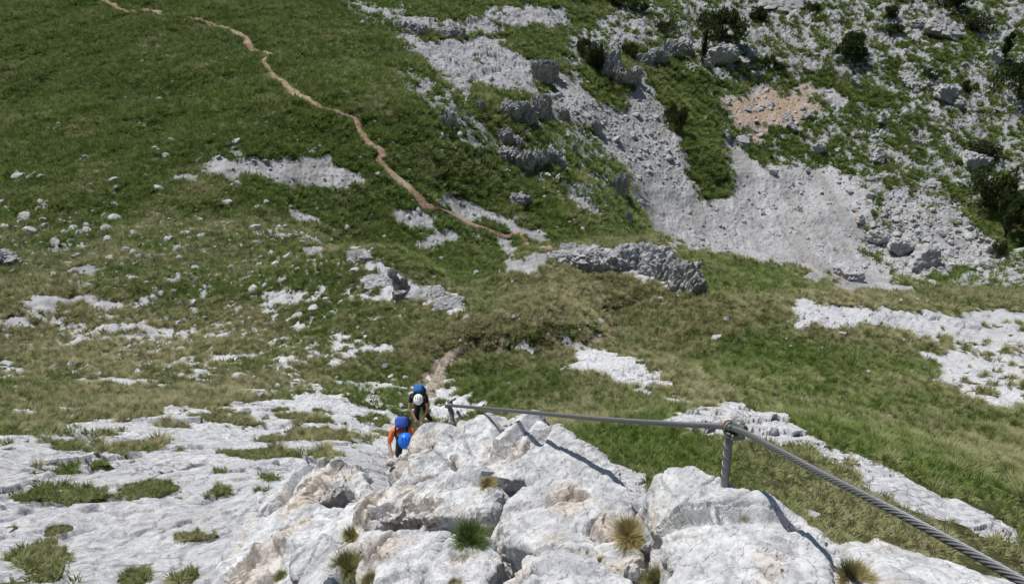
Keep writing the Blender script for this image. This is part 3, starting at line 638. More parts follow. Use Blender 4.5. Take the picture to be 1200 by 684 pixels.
# small pale stones lying in turf nearer by
dn2 = (.05 * gmask + .55 * (rockm > .2) * gmask + .7 * dirt) * sstep(9, 14, Rb) * (Rb < 75) * (1 - right) * ~onpath
idx, P, r_ = pick(dn2 * 2.6)
sz = np.clip(.022 + .0017 * r_, .03, .13) * (1 / np.maximum(rng.uniform(0, 1, len(P)), .03)) ** .38
print('pebbles', len(P))
white_src = [m.copy() for m in stone_src]
for m in white_src: m.materials.clear()
pb = scatter_object('rubble', P + np.c_[np.zeros((len(P), 2)), sz * .35], sz, np.c_[rng.normal(0, .4, len(P)), rng.normal(0, .4, len(P)), rng.uniform(0, 6.28, len(P))], rng.integers(0, 6, len(P)), np.zeros(len(P)), white_src, M_WHITE)
tag(pb, 'small white limestone fragments strewn through the turf', 'rubble', kind='stuff')
print('scatter', time.time() - T0)
#REST
# ---------------------------------------------------------------- foreground limestone outcrops
from mathutils.bvhtree import BVHTree
BVH = []
TAN = [(490,560,2.6,.22),(440,600,2.6,.20),(500,600,2.5,.22),(380,575,3.7,.30),(345,580,3.8,.25),(330,645,3.1,.20),(365,625,3.2,.15),(480,545,2.9,.20),(650,625,1.75,.14),(610,655,1.75,.10),(700,640,1.7,.12),(655,585,1.95,.10),(590,625,2.0,.09),(900,650,1.3,.07),(455,665,2.2,.16),(715,620,1.8,.1),(300,670,2.9,.2),(540,665,1.95,.1)]
TANP = np.array([list(pt(a, b, c)) + [r] for a, b, c, r in TAN])
def evaluated(o):
    dg = bpy.context.evaluated_depsgraph_get(); dg.update(); e = o.evaluated_get(dg); m = e.to_mesh()
    Vv = np.empty(len(m.vertices) * 3, f32); m.vertices.foreach_get('co', Vv)
    Nv = np.empty(len(m.vertices) * 3, f32); m.vertices.foreach_get('normal', Nv)
    m.calc_loop_triangles(); Ft = np.empty(len(m.loop_triangles) * 3, np.int32); m.loop_triangles.foreach_get('vertices', Ft)
    e.to_mesh_clear(); return Vv.reshape(-1, 3), Nv.reshape(-1, 3), Ft.reshape(-1, 3)
def outcrop(label, hulls, seed, voxel=.0055, amp=1., drop=.55, smooth=2, cat='outcrop', name='rock_outcrop'):
    bm = bmesh.new()
    for h in hulls:
        vs_ = []
        for p in h:
            v = pt(p[0], p[1] - 4, p[2]); vs_.append(bm.verts.new(v)); vs_.append(bm.verts.new(v + Vector((0, .03, -drop))))
        r = bmesh.ops.convex_hull(bm, input=vs_)
        bmesh.ops.delete(bm, geom=[g for g in set(r['geom_interior'] + r['geom_unused']) if isinstance(g, bmesh.types.BMVert)], context='VERTS')
    bmesh.ops.recalc_face_normals(bm, faces=bm.faces[:])
    me = bpy.data.meshes.new('tmp'); bm.to_mesh(me); bm.free()
    o = bpy.data.objects.new('tmp', me); COL.objects.link(o)
    md = o.modifiers.new('r', 'REMESH'); md.mode = 'VOXEL'; md.voxel_size = voxel
    sm = o.modifiers.new('s', 'SMOOTH'); sm.factor = .5; sm.iterations = smooth
    Vv, Nv, Ft = evaluated(o); bpy.data.objects.remove(o)
    Nv = Nv / (np.linalg.norm(Nv, axis=1)[:, None] + 1e-9)
    q = Vv + .05 * np.stack([vnoise3(Vv * 5 + k * 9, seed + k) for k in range(3)], 1)
    spot = np.zeros(len(Vv))
    for c in TANP: spot = np.maximum(spot, 1 - np.linalg.norm(Vv - c[:3], axis=1) / c[3])
    nz = fbm3(Vv * 7, seed + 50, 4, .6)
    spot = sstep(.15, .75, spot + .55 * nz)
    h1, e1, c1 = facets3(q / np.array([.34, .30, .20]), seed)
    h2_, e2, c2 = facets3(q / np.array([.13, .12, .08]) + 5, seed + 20)
    h3_, e3, c3 = facets3(q / .045 + 9, seed + 40)
    rough_ = .30 + .9 * spot
    pits = np.maximum(0, fbm3(Vv * 22, seed + 70, 3, .6) - .35)
    big = fbm3(Vv * 3.2, seed + 60, 3)
    cw = sstep(-.1, .5, vnoise3(Vv * 2.3 + 3, seed + 81))
    crack = np.exp(-e1 / .022) * cw * sstep(-.15, .25, vnoise3(Vv * 5 + 3, seed + 80)) ; crack2 = np.exp(-e2 / .05) * spot
    rid = np.maximum(0, 1 - np.abs(fbm3(q * 4.5, seed + 110, 3, .5)) * 5) ** 2 * sstep(-.2, .3, vnoise3(Vv * 3 + 7, seed + 111)); rid2 = np.maximum(0, 1 - np.abs(fbm3(q * 13, seed + 115, 3, .5)) * 4.5) ** 2
    hard = sstep(-.25, .35, vnoise3(Vv * 3.1 + 17, seed + 120)) * .35 + spot * .9
    d = amp * (.018 * big + .060 * h1 * (.15 + .85 * sstep(0, .10, e1)) + hard * (.036 * h2_ * (.2 + .8 * sstep(0, .12, e2)) + .012 * h3_) - .040 * crack - hard * .020 * crack2 - .012 * rid * hard - .010 * pits + .0035 * fbm3(Vv * 40, seed + 90, 3, .6)) + .016
    Vn = Vv + Nv * d[:, None]
    me = np_mesh(name, Vn, Ft, False)
    tanv = np.clip(spot * .7 + .25 * sstep(.6, .9, c2) * sstep(.1, .4, nz), 0, 1); dk = np.clip(.8 * crack + .5 * crack2 + .35 * rid + .2 * rid2, 0, 1)
    vcol(me, 'tone', np.stack([tanv, dk * .8, np.zeros(len(Vn)), np.ones(len(Vn))], 1))
    o = tag(new_obj(name, me, M_ROCK), label, cat)
    BVH.append(BVHTree.FromPolygons([v for v in Vn.tolist()], Ft.tolist()))
    return o
outcrop('big domed white limestone outcrop in the middle with a cable shadow across its top', [
  [(600,496,2.62),(545,503,2.82),(505,518,2.95),(640,501,2.45),(700,533,2.15),(732,566,2.0),(744,588,1.92),(660,545,2.2),(600,545,2.35),(560,560,2.4),(520,540,2.7)],
  [(509,521,2.95),(480,529,2.98),(459,546,3.0),(462,552,2.98),(470,570,2.85),(540,566,2.55),(540,528,2.75),(520,536,2.85)],
  [(742,592,1.92),(748,640,1.78),(742,672,1.66),(640,658,1.72),(590,640,1.95),(582,615,2.02),(600,590,2.1),(660,560,2.1),(700,570,2.0)],
 ], 11)
outcrop('blocky ledge with a warm brown broken face between the dome and the green tuft', [
  [(425,578,2.75),(480,570,2.62),(560,570,2.42),(585,585,2.25),(570,606,2.2),(500,612,2.35),(430,612,2.5),(412,596,2.7)],
  [(440,615,2.55),(520,612,2.4),(520,640,2.25),(440,640,2.4)],
 ], 12, amp=1.1)
outcrop('low pale block at the bottom edge below the brown ledge', [
  [(425,632,2.4),(500,622,2.3),(575,640,2.08),(590,662,1.98),(560,700,1.8),(470,700,2.0),(420,690,2.15)],
  [(508,636,2.16),(524,634,2.14),(490,692,1.92),(468,694,1.95)],
 ], 13)
outcrop('small rounded white block at the bottom centre in front of the dome', [
  [(606,684,1.68),(640,658,1.68),(698,656,1.6),(742,682,1.52),(750,715,1.42),(600,715,1.5)],
 ], 14, voxel=.005)
outcrop('white boulder on the right holding the cable post', [
  [(849,566,1.60),(812,550,1.68),(772,562,1.72),(757,590,1.70),(766,640,1.55),(795,700,1.32),(898,585,1.52),(938,610,1.44),(960,634,1.38),(968,700,1.22),(870,700,1.2),(845,620,1.44)],
 ], 15, voxel=.005, amp=.8, drop=.7)
outcrop('long low white slab sloping to the bottom right corner under the cable', [
  [(958,632,1.52),(1010,646,1.45),(1080,665,1.38),(1165,688,1.3),(1260,716,1.22),(1000,720,1.2),(1120,740,1.1)],
 ], 16, amp=.6)
outcrop('grey limestone ledge left of the dome with a deep shadowed brown notch', [
  [(300,582,4.2),(340,560,4.15),(395,553,3.9),(408,570,3.6),(370,596,3.6),(310,606,3.8)],
  [(400,552,3.75),(425,560,3.55),(436,580,3.3),(425,592,3.25),(405,570,3.5)],
 ], 17, voxel=.008, amp=1.2, drop=.9)
outcrop('sloping grey rock slab on the left below the shadowed notch', [
  [(285,622,3.75),(350,603,3.6),(415,596,3.2),(440,612,2.8),(420,640,2.7),(345,668,2.75),(250,690,3.0),(250,715,2.8),(330,715,2.5)],
  [(345,655,2.7),(395,630,2.65),(440,615,2.6),(455,700,2.15),(380,715,2.3),(350,700,2.5)],
 ], 18, voxel=.008, amp=1.1, drop=.8)
def fg(px, py):
    x, y, z = ray(px, py); d = Vector((float(x), float(y), float(z))); best = None
    for b in BVH:
        h = b.ray_cast(Vector((0, 0, 0)), d)
        if h[0] is not None and (best is None or h[0].length < best.length): best = h[0]
    return best if best is not None else at(px, py)
print('outcrops', time.time() - T0)

# grass tufts growing in the cracks of the foreground rock: each one a thing
M_TUFT = blade_mat('rock_crevice_grass', (.045, .115, .018), (.10, .20, .04), (.24, .19, .075), (.46, .38, .19), inst=False)
def crevice_tuft(px, py, wpx, hpx, dryness, nb, label, seed, name='grass_tuft'):
    p = fg(px, py + hpx * .35); k = p.length / FPX; R = wpx * k * .36
    me = tuft_mesh(name, int(nb * 3.2), R, hpx * k * .62, max(.0008, k * .42), seed, .6, 3)
    a = me.attributes.new('dry', 'FLOAT', 'POINT'); a.data.foreach_set('value', np.full(len(me.vertices), dryness, f32))
    o = tag(new_obj(name, me, M_TUFT), label, 'grass tuft'); o.location = p - Vector((0, 0, .012)); return o
crevice_tuft(552,620,50,42,.10,420,'dark green grass tuft growing under the brown ledge',1)
crevice_tuft(737,614,34,50,.85,420,'tall straw coloured grass tuft between the dome and the post boulder',2)
crevice_tuft(772,672,48,34,.55,380,'mixed green and straw tuft at the bottom left of the post boulder',3)
crevice_tuft(408,655,46,36,.45,420,'yellow green grass cushion left of the low pale block',4)
crevice_tuft(436,676,40,20,.75,260,'reddish straw tuft at the bottom edge beside the low pale block',5)
crevice_tuft(1002,668,62,30,.72,420,'spiky straw tuft against the right flank of the post boulder',6)
crevice_tuft(872,597,22,12,.8,160,'small dry tuft on top of the post boulder',7)
crevice_tuft(572,561,20,24,.8,200,'small straw tuft in the notch of the domed outcrop',8)
crevice_tuft(412,620,16,26,.5,160,'thin upright yellow tuft at the left end of the brown ledge',9)
crevice_tuft(706,652,14,16,.75,110,'tiny brown tuft above the small rounded block',10)
crevice_tuft(533,680,26,16,.6,160,'low yellow tuft at the bottom edge before the pale block',11)
crevice_tuft(330,672,22,16,.4,150,'low green tuft in the brown hollow of the sloping slab',12)

# ---------------------------------------------------------------- steel cable and its posts
steel = plain('zinc_grey_steel', (.21, .215, .225), .55, .6, .0004, .35, 300)
steel2 = plain('dull_green_grey_steel', (.20, .225, .205), .5, .5, .0006, .3, 120)
rust = plain('rusty_ring', (.25, .12, .065), .7, .4, .0006, .4, 200)
def frames(P):
    T = np.gradient(P, axis=0); T /= np.linalg.norm(T, axis=1)[:, None]; up = np.array([.1, .2, 1.]); A_ = np.cross(T, up); A_ /= np.linalg.norm(A_, axis=1)[:, None]
    return T, A_, np.cross(A_, T)
def sweep(P, rad, k=8, cap=True):
    P = np.asarray(P, float); rad = np.broadcast_to(rad, (len(P),)); T, A_, B_ = frames(P); th = np.linspace(0, 2 * math.pi, k, endpoint=False)
    Vv = P[:, None] + rad[:, None, None] * (np.cos(th)[None, :, None] * A_[:, None] + np.sin(th)[None, :, None] * B_[:, None])
    a, b = np.meshgrid(np.arange(len(P) - 1), np.arange(k), indexing='ij'); a, b = a.ravel(), b.ravel(); b2 = (b + 1) % k
    F = np.stack([a * k + b, a * k + b2, (a + 1) * k + b2, (a + 1) * k + b], 1); Vv = Vv.reshape(-1, 3)
    if cap:
        m = len(Vv); Vv = np.vstack([Vv, P[0], P[-1]]); i = np.arange(k); j = (i + 1) % k; L = (len(P) - 1) * k
        F = np.vstack([F, np.stack([j, i, np.full(k, m), np.full(k, m)], 1), np.stack([L + i, L + j, np.full(k, m + 1), np.full(k, m + 1)], 1)])
    return Vv, F
def merge(parts):
    Vs, Fs, n_ = [], [], 0
    for v, f in parts: Vs.append(v); Fs.append(np.asarray(f) + n_); n_ += len(v)
    return np.vstack(Vs), np.vstack(Fs)
def fix(name, parts, m, parent=None, smooth=True):
    Vv, F = merge(parts) if isinstance(parts, list) else parts
    bm = bmesh.new(); vv = [bm.verts.new(p) for p in Vv.tolist()]
    for f in F.tolist():
        g = list(dict.fromkeys(f))
        try: bm.faces.new([vv[i] for i in g])
        except ValueError: pass
    bmesh.ops.recalc_face_normals(bm, faces=bm.faces[:]); me = bpy.data.meshes.new(name); bm.to_mesh(me); bm.free()
    me.polygons.foreach_set('use_smooth', np.full(len(me.polygons), smooth)); return new_obj(name, me, m, parent)
def wire_rope(P, D_, strands=7, lay=.085):
    P = np.asarray(P); T, A_, B_ = frames(P); s = np.r_[0, np.cumsum(np.linalg.norm(np.diff(P, axis=0), axis=1))]
    r = D_ / 2; rs = r * math.sin(math.pi / strands) / (1 + math.sin(math.pi / strands)) * 1.04; rc = r - rs; parts = [sweep(P, rc * .85, 8)]
    for k in range(strands):
        ph = 2 * math.pi * (s / lay + k / strands)
        parts.append(sweep(P + rc * (np.cos(ph)[:, None] * A_ + np.sin(ph)[:, None] * B_), rs, 6))
    return merge(parts)
CA = [(524,474.5,2.95),(610,482,2.42),(700,490.5,1.97),(790,496.5,1.70),(856,501.5,1.55)]
CB = [(856,501.5,1.55),(905,524,1.36),(960,553.5,1.20),(1030,589,1.05),(1100,626,.95),(1160,659,.875),(1230,700,.80),(1320,760,.72)]
S = spline([pt(*p) for p in CA[:-1]] + [pt(*p) for p in CB], .004)
cable = fix('steel_cable', wire_rope(S, .0138), steel); tag(cable, 'twisted steel safety cable running past both posts to the lower right', 'cable')
def rebar(P0, P1, rad, ribs=.011):
    n_ = 160; P = np.linspace(P0, P1, n_); L = np.linalg.norm(P1 - P0); s = np.linspace(0, L, n_); parts = [sweep(P, rad, 12)]
    T, A_, B_ = frames(P)
    for k in range(2):
        ph = 2 * math.pi * (s / (ribs * 4) + k / 2); parts.append(sweep(P + rad * (np.cos(ph)[:, None] * A_ + np.sin(ph)[:, None] * B_), rad * .2, 5))
    return merge(parts)
def vec(v): return np.array(v[:])
def rounded(sx, sy, sz, bev=.3):
    bm = bmesh.new(); bmesh.ops.create_cube(bm, size=1); bmesh.ops.scale(bm, vec=(sx, sy, sz), verts=bm.verts[:])
    bmesh.ops.bevel(bm, geom=bm.edges[:] + bm.verts[:], offset=min(sx, sy, sz) * bev, segments=4, affect='EDGES', profile=.6)
    bmesh.ops.triangulate(bm, faces=bm.faces[:]); bm.verts.index_update(); Vv = np.array([v.co[:] for v in bm.verts]); F = np.array([[v.index for v in f.verts] for f in bm.faces]); bm.free(); return Vv, F
def place(vf, M): 
    Vv, F = vf; return (np.c_[Vv, np.ones(len(Vv))] @ np.array(M).T)[:, :3], F
def torus(R_, r_, c, axis, up, k=28):
    ax = Vector(axis).normalized(); u = ax.cross(Vector(up)).normalized(); w_ = ax.cross(u)
    P = np.array([vec(Vector(c) + R_ * (math.cos(t) * u + math.sin(t) * w_)) for t in np.linspace(0, 2 * math.pi, k + 1)]); Vv, F = sweep(P, r_, 10, False); return Vv, F
ctop = Vector(S[np.argmin(np.linalg.norm(S - vec(pt(*CB[0])), axis=1))]); cdir = (Vector(pt(*CB[1])) - Vector(pt(*CA[3]))).normalized()
base2 = fg(849, 569); 
root = bpy.data.objects.new('anchor_post', None); COL.objects.link(root); tag(root, 'near steel anchor post with a rusty ring standing on the right boulder', 'anchor post', 'via ferrata anchor posts'); 
rt = ctop + Vector((.004, .012, -.012)); axis = (rt - base2).normalized()
fix('threaded_rod', rebar(vec(base2 - axis * .06), vec(rt), .0088), steel, root)
zax = axis; xax = (cdir - zax * cdir.dot(zax)).normalized(); yax = zax.cross(xax)
M = Matrix((( xax.x, yax.x, zax.x, ctop.x), (xax.y, yax.y, zax.y, ctop.y), (xax.z, yax.z, zax.z, ctop.z), (0, 0, 0, 1)))
head = fix('clamp_head', [place(rounded(.030, .022, .036, .45), M @ Matrix.Translation((.004, .017, .0))), place(rounded(.026, .034, .014, .3), M @ Matrix.Translation((.004, .012, -.017)))], steel2, root)
fix('rusty_ring', [torus(.0125, .0030, vec(M @ Vector((-.012, .002, 0))), xax, zax)], rust, root)
hexp = [vec(M @ Vector((.017, .014, .006))), vec(M @ Vector((.033, .014, .008)))]
fix('bolt', [sweep(np.array([hexp[0] * (1 - t) + hexp[1] * t for t in (0, .5, 1)]), .0075, 6)], steel, head, False)
ub = [vec(M @ Vector((.006, .016 * math.cos(a) - .004, .016 * math.sin(a)))) for a in np.linspace(math.pi * .5, math.pi * 1.5, 14)]
fix('u_bolt', [sweep(np.array(ub), .0028, 8)], steel2, head)
root1 = bpy.data.objects.new('anchor_post', None); COL.objects.link(root1); tag(root1, 'far steel anchor post behind the domed outcrop beside the two climbers', 'anchor post', 'via ferrata anchor posts')
t1 = pt(526, 474, 2.95); b1 = pt(534, 506, 2.93)
fix('threaded_rod', rebar(vec(b1), vec(t1), .0088), steel, root1)
cd1 = (pt(*CA[1]) - pt(*CA[0])).normalized(); M1 = Matrix.Translation(t1)
hd = fix('clamp_head', [place(rounded(.034, .026, .024, .4), M1)], steel2, root1)
fix('bolt', [sweep(np.array([vec(t1 + Vector((-.006, .002, .01))), vec(t1 + Vector((.03, .012, .026)))]), .005, 6)], steel, hd, False)
fix('strut', [sweep(np.linspace(vec(pt(536, 482, 2.95)), vec(pt(549, 502, 3.05)), 8), .0058, 8)], steel, root1)

# ---------------------------------------------------------------- the two climbers
def skin(name, joints, edges, m, parent, root_i=0, sub=2):
    me = bpy.data.meshes.new(name); me.from_pydata([j[:3] for j in joints], edges, []); o = bpy.data.objects.new(name, me); COL.objects.link(o)
    o.modifiers.new('k', 'SKIN').use_smooth_shade = True
    for i, j in enumerate(joints):
        sv = me.skin_vertices[0].data[i]; sv.radius = (j[3], j[4] if len(j) > 4 else j[3]); sv.use_root = i == root_i
    ss = o.modifiers.new('s', 'SUBSURF'); ss.levels = sub; ss.render_levels = sub
    Vv, Nv, Ft = evaluated(o); bpy.data.objects.remove(o)
    return new_obj(name, np_mesh(name, Vv, Ft), m, parent)
SKIN = plain('sun_warmed_skin', (.46, .27, .19), .55, 0, None, .1, 15)
def hand(J, E_, wi, w_, d, side, curl=.6):
    """palm, four curled fingers and a thumb from the wrist joint wi"""
    d = Vector(d).normalized(); up = Vector((0, 0, 1)) - d * d.z; up.normalize(); s = d.cross(up) * side
    palm = w_ + d * .075; J.append((*palm, .034, .018)); pi_ = len(J) - 1; E_.append((wi, pi_))
    for k, (off, ln) in enumerate(((-.030, .070), (-.010, .080), (.010, .076), (.030, .060))):
        a = palm + s * off + d * .012; b = a + (d - up * .25) * ln * .5; c = b + (d * (1 - curl) - up * curl) * ln * .5
        for n_, p in enumerate((a, b, c)): J.append((*p, .0095 - .0012 * n_)); E_.append((pi_ if n_ == 0 else len(J) - 2, len(J) - 1))
    a = w_ + d * .03 + s * -.034; b = a + (d * .6 - s * .5) * .035; c = b + (d * .8 - up * .5) * .032
    for n_, p in enumerate((a, b, c)): J.append((*p, .011 - .001 * n_)); E_.append((wi if n_ == 0 else len(J) - 2, len(J) - 1))
def dome(rx, ry, rz, cut=-.15, nu=26, nv=12, thick=.9):
    th = np.linspace(0, 2 * math.pi, nu, endpoint=False); ph = np.linspace(math.asin(cut), math.pi / 2, nv); rows = []
    prof = [(math.cos(p), math.sin(p)) for p in ph]; prof = [(prof[0][0] * thick, prof[0][1])] + prof
    for c, s in prof: rows.append(np.stack([rx * max(c, 1e-3) * np.cos(th), ry * max(c, 1e-3) * np.sin(th), np.full(nu, rz * s)], 1))
    Vv = np.vstack(rows); a, b = np.meshgrid(np.arange(len(rows) - 1), np.arange(nu), indexing='ij'); a, b = a.ravel(), b.ravel(); b2 = (b + 1) % nu
    return Vv, np.stack([a * nu + b, a * nu + b2, (a + 1) * nu + b2, (a + 1) * nu + b], 1)
def sack(sx, sy, sz, seed, p_=3.6):
    V0, F0 = ICO[4]; Vv = V0 / ((np.abs(V0) ** p_).sum(1) ** (1 / p_))[:, None]
    Vv[:, 0] *= 1 - .18 * np.clip(Vv[:, 2], -1, 1) ** 2; Vv = Vv * np.array([sx, sy, sz]) * .5
    h = fbm3(Vv * np.array([9, 9, 22]) + seed, seed, 3); return Vv * (1 + .07 * h)[:, None], F0
def climber(label, origin, turn, chest, head_, arms, shirt_c, trouser_c, pack_c, lid_c, helm_c, helm, bare, knees, size=1.):
    root = bpy.data.objects.new('person', None); COL.objects.link(root); root.location = origin; root.scale = (size,) * 3; root.rotation_euler = (0, 0, turn); tag(root, label, 'person')
    V_ = Vector; pel = V_((0, .10, .90)); ch = V_(chest); sp_ = pel.lerp(ch, .5) + V_((0, .05, .02)); hd_ = V_(head_); nk = ch.lerp(hd_, .42)
    J = [(*pel, .125, .105), (*sp_, .12, .10), (*ch, .15, .11), (*nk, .06), (*(nk.lerp(hd_, .55)), .075, .08), (*hd_, .085, .10), (*(hd_ + V_((0, -.03, .07))), .07, .08)]
    E_ = [(0, 1), (1, 2), (2, 3), (3, 4), (4, 5), (5, 6)]
    face = (hd_ - nk).normalized(); nose = hd_ + V_((0, -.105, -.02)); J.append((*nose, .014)); E_.append((5, 7))
    TJ, TE = [(*pel, .145, .125)], []; SJ, SE = [(*(pel + V_((0, 0, .04))), .14, .118), (*sp_, .137, .115), (*ch, .165, .125), (*(ch.lerp(nk, .55)), .085)], [(0, 1), (1, 2), (2, 3)]
    for sgn, kn in zip((-1, 1), knees):
        hp, k_, an = V_((sgn * .09, .09, .86)), V_(kn[0]), V_(kn[1]); toe = an + V_((sgn * .03, -.17, -.045)); i = len(J)
        J += [(*hp, .085), (*k_, .058), (*an, .042), (*toe, .034)]; E_ += [(0, i), (i, i + 1), (i + 1, i + 2), (i + 2, i + 3)]
        t = len(TJ); TJ += [(*hp, .10), (*k_, .075), (*(an + V_((0, 0, .05))), .062)]; TE += [(0, t), (t, t + 1), (t + 1, t + 2)]
    for sgn, (el, wr, fin) in zip((-1, 1), arms):
        sh = ch + V_((sgn * .185, .0, .035)); el, wr = V_(el), V_(wr); i = len(J)
        J += [(*sh, .06), (*el, .043), (*wr, .030)]; E_ += [(2, i), (i, i + 1), (i + 1, i + 2)]
        hand(J, E_, i + 2, wr, V_(fin), sgn)
        t = len(SJ); cuff = sh.lerp(el, .62 if bare else .98); SJ += [(*sh, .078), (*cuff, .064)]; SE += [(2, t), (t, t + 1)]
    skin('body', J, E_, SKIN, root)
    skin('shirt', SJ, SE, plain('climbing_shirt', shirt_c, .9, 0, .004, .2, 25), root)
    skin('trousers', TJ, TE, plain('trekking_trousers', trouser_c, .9, 0, .004, .2, 25), root)
    shoe = plain('black_boots', (.022, .021, .021), .7)
    for sgn, kn in zip((-1, 1), knees):
        an = V_(kn[1]); fix('boot', [place(rounded(.105, .28, .10, .42), Matrix.Translation(an + V_((sgn * .02, -.075, -.035)))), place(rounded(.10, .11, .14, .4), Matrix.Translation(an + V_((0, .0, .03))))], shoe, root)
    up_ = (ch - pel).normalized(); bk = V_((0, 1, 0)); bk = (bk - up_ * bk.dot(up_)).normalized(); rt_ = up_.cross(bk) * -1
    Mb = Matrix(((rt_.x, bk.x, up_.x, 0), (rt_.y, bk.y, up_.y, 0), (rt_.z, bk.z, up_.z, 0), (0, 0, 0, 1))); Mb.translation = ch.lerp(pel, .22) + bk * .21
    pk = fix('backpack', [place(sack(.27, .21, .48, 3), Mb), place(rounded(.05, .13, .26, .4), Mb @ Matrix.Translation((.14, -.01, -.06))), place(rounded(.05, .13, .26, .4), Mb @ Matrix.Translation((-.14, -.01, -.06)))], plain('backpack_cloth', pack_c, .8, 0, .006, .3, 12), root)
    fix('lid', [place(sack(.25, .23, .17, 5), Mb @ Matrix.Translation((0, -.02, .235)))], plain('backpack_lid_cloth', lid_c, .75, 0, .005, .2, 14), pk)
    st = plain('black_webbing', (.02, .02, .022), .8)
    for sgn in (-1, 1):
        a = Mb @ V_((sgn * .09, -.06, .20)); b = ch + V_((sgn * .115, -.02, .165)); c = ch + V_((sgn * .125, -.135, .06)); d = ch.lerp(pel, .55) + V_((sgn * .15, -.08, 0)); 
        fix('strap', [sweep(spline([a, b, c, d], .02), .021, 6)], st, pk)
    fix('harness', [torus(.135, .022, pel + V_((0, -.01, .03)), up_, (0, 1, 0)), torus(.10, .014, V_((-.10, .07, .76)), (0, .2, 1), (1, 0, 0)), torus(.10, .014, V_((.10, .07, .76)), (0, .2, 1), (1, 0, 0))], st, root)
    (hx, hy, hz), tilt, (ox, oy, oz) = helm
    Mh = Matrix.Translation(hd_ + V_((ox, oy, oz))) @ Euler(tilt).to_matrix().to_4x4()
    hm = fix('helmet', [place(dome(hx, hy, hz), Mh), place(torus(1, .045, (0, 0, -.13), (0, 0, 1), (1, 0, 0)), Mh @ Matrix.Diagonal((hx, hy, hz, 1)))], plain('helmet_shell', helm_c, .35, 0, None, .06, 10), root)
    for k in (-1, 0, 1):
        fix('vent', [place(rounded(.018, .075, .012, .45), Mh @ Matrix.Translation((k * hx * .45, 0, hz * math.sqrt(max(0, 1 - (.45 * k) ** 2)) - .001)) @ Euler((0, k * .5, 0)).to_matrix().to_4x4())], st, hm)
    return root
p2 = at(496, 496)
climber('climber in dark grey T-shirt and white helmet standing below, both hands on the cable', p2 + Vector((0, 0, -.02)), 0, (0, -.12, 1.33), (.03, -.36, 1.50),
  [((-.25, -.30, 1.08), (-.09, -.52, .90), (.25, -.45, -.25)), ((.24, -.34, 1.08), (.10, -.54, .86), (-.2, -.5, -.25))], (.030, .028, .030), (.045, .038, .038), (.03, .10, .30), (.035, .16, .42), (.86, .86, .86),
  ((.122, .145, .115), (.35, 0, 0), (0, -.02, .035)), True, (((-.13, -.14, .50), (-.13, .02, .10)), ((.14, -.06, .50), (.20, .06, .09))))
cand = [pt(471, 507, D) for D in np.arange(9.6, 11.2, .05)]
p1 = min(cand, key=lambda v: abs(v.z - float(ground_z(v.x, v.y)) - .87))

climber('climber in orange shirt with bright blue helmet leaning over the rock, blue backpack on back', Vector((p1.x, p1.y + .10, p1.z - .88)), 0, (0, -.10, 1.18), (.12, -.38, 1.27),
  [((-.27, -.27, 1.02), (-.20, -.50, .93), (.12, -.8, -.35)), ((.30, -.30, 1.0), (.22, -.55, .92), (0, -1, -.2))], (.72, .17, .07), (.03, .03, .035), (.030, .035, .07), (.045, .10, .42), (.012, .16, .68),
  ((.150, .165, .125), (.45, .10, .15), (0, -.03, .03)), False, (((-.14, -.20, .50), (-.14, .0, .10)), ((.14, -.1, .46), (.16, .12, .09))), .74)
h2p = p2 + Vector((.0, -.60, .82)); gnd = at(496, 468)
S2 = spline([pt(527, 475, 2.96), pt(529, 494, 3.15), pt(512, 530, 5.2), pt(494, 509, 10.3), pt(491.5, 492, 15.5), h2p, p2 + Vector((.12, .8, .35)), gnd + Vector((0, 0, -.05))], .03)
tag(fix('steel_cable', wire_rope(S2, .014, 6, .12), steel), 'thin lower length of cable held by the climber in the white helmet', 'cable')
print('people', time.time() - T0)

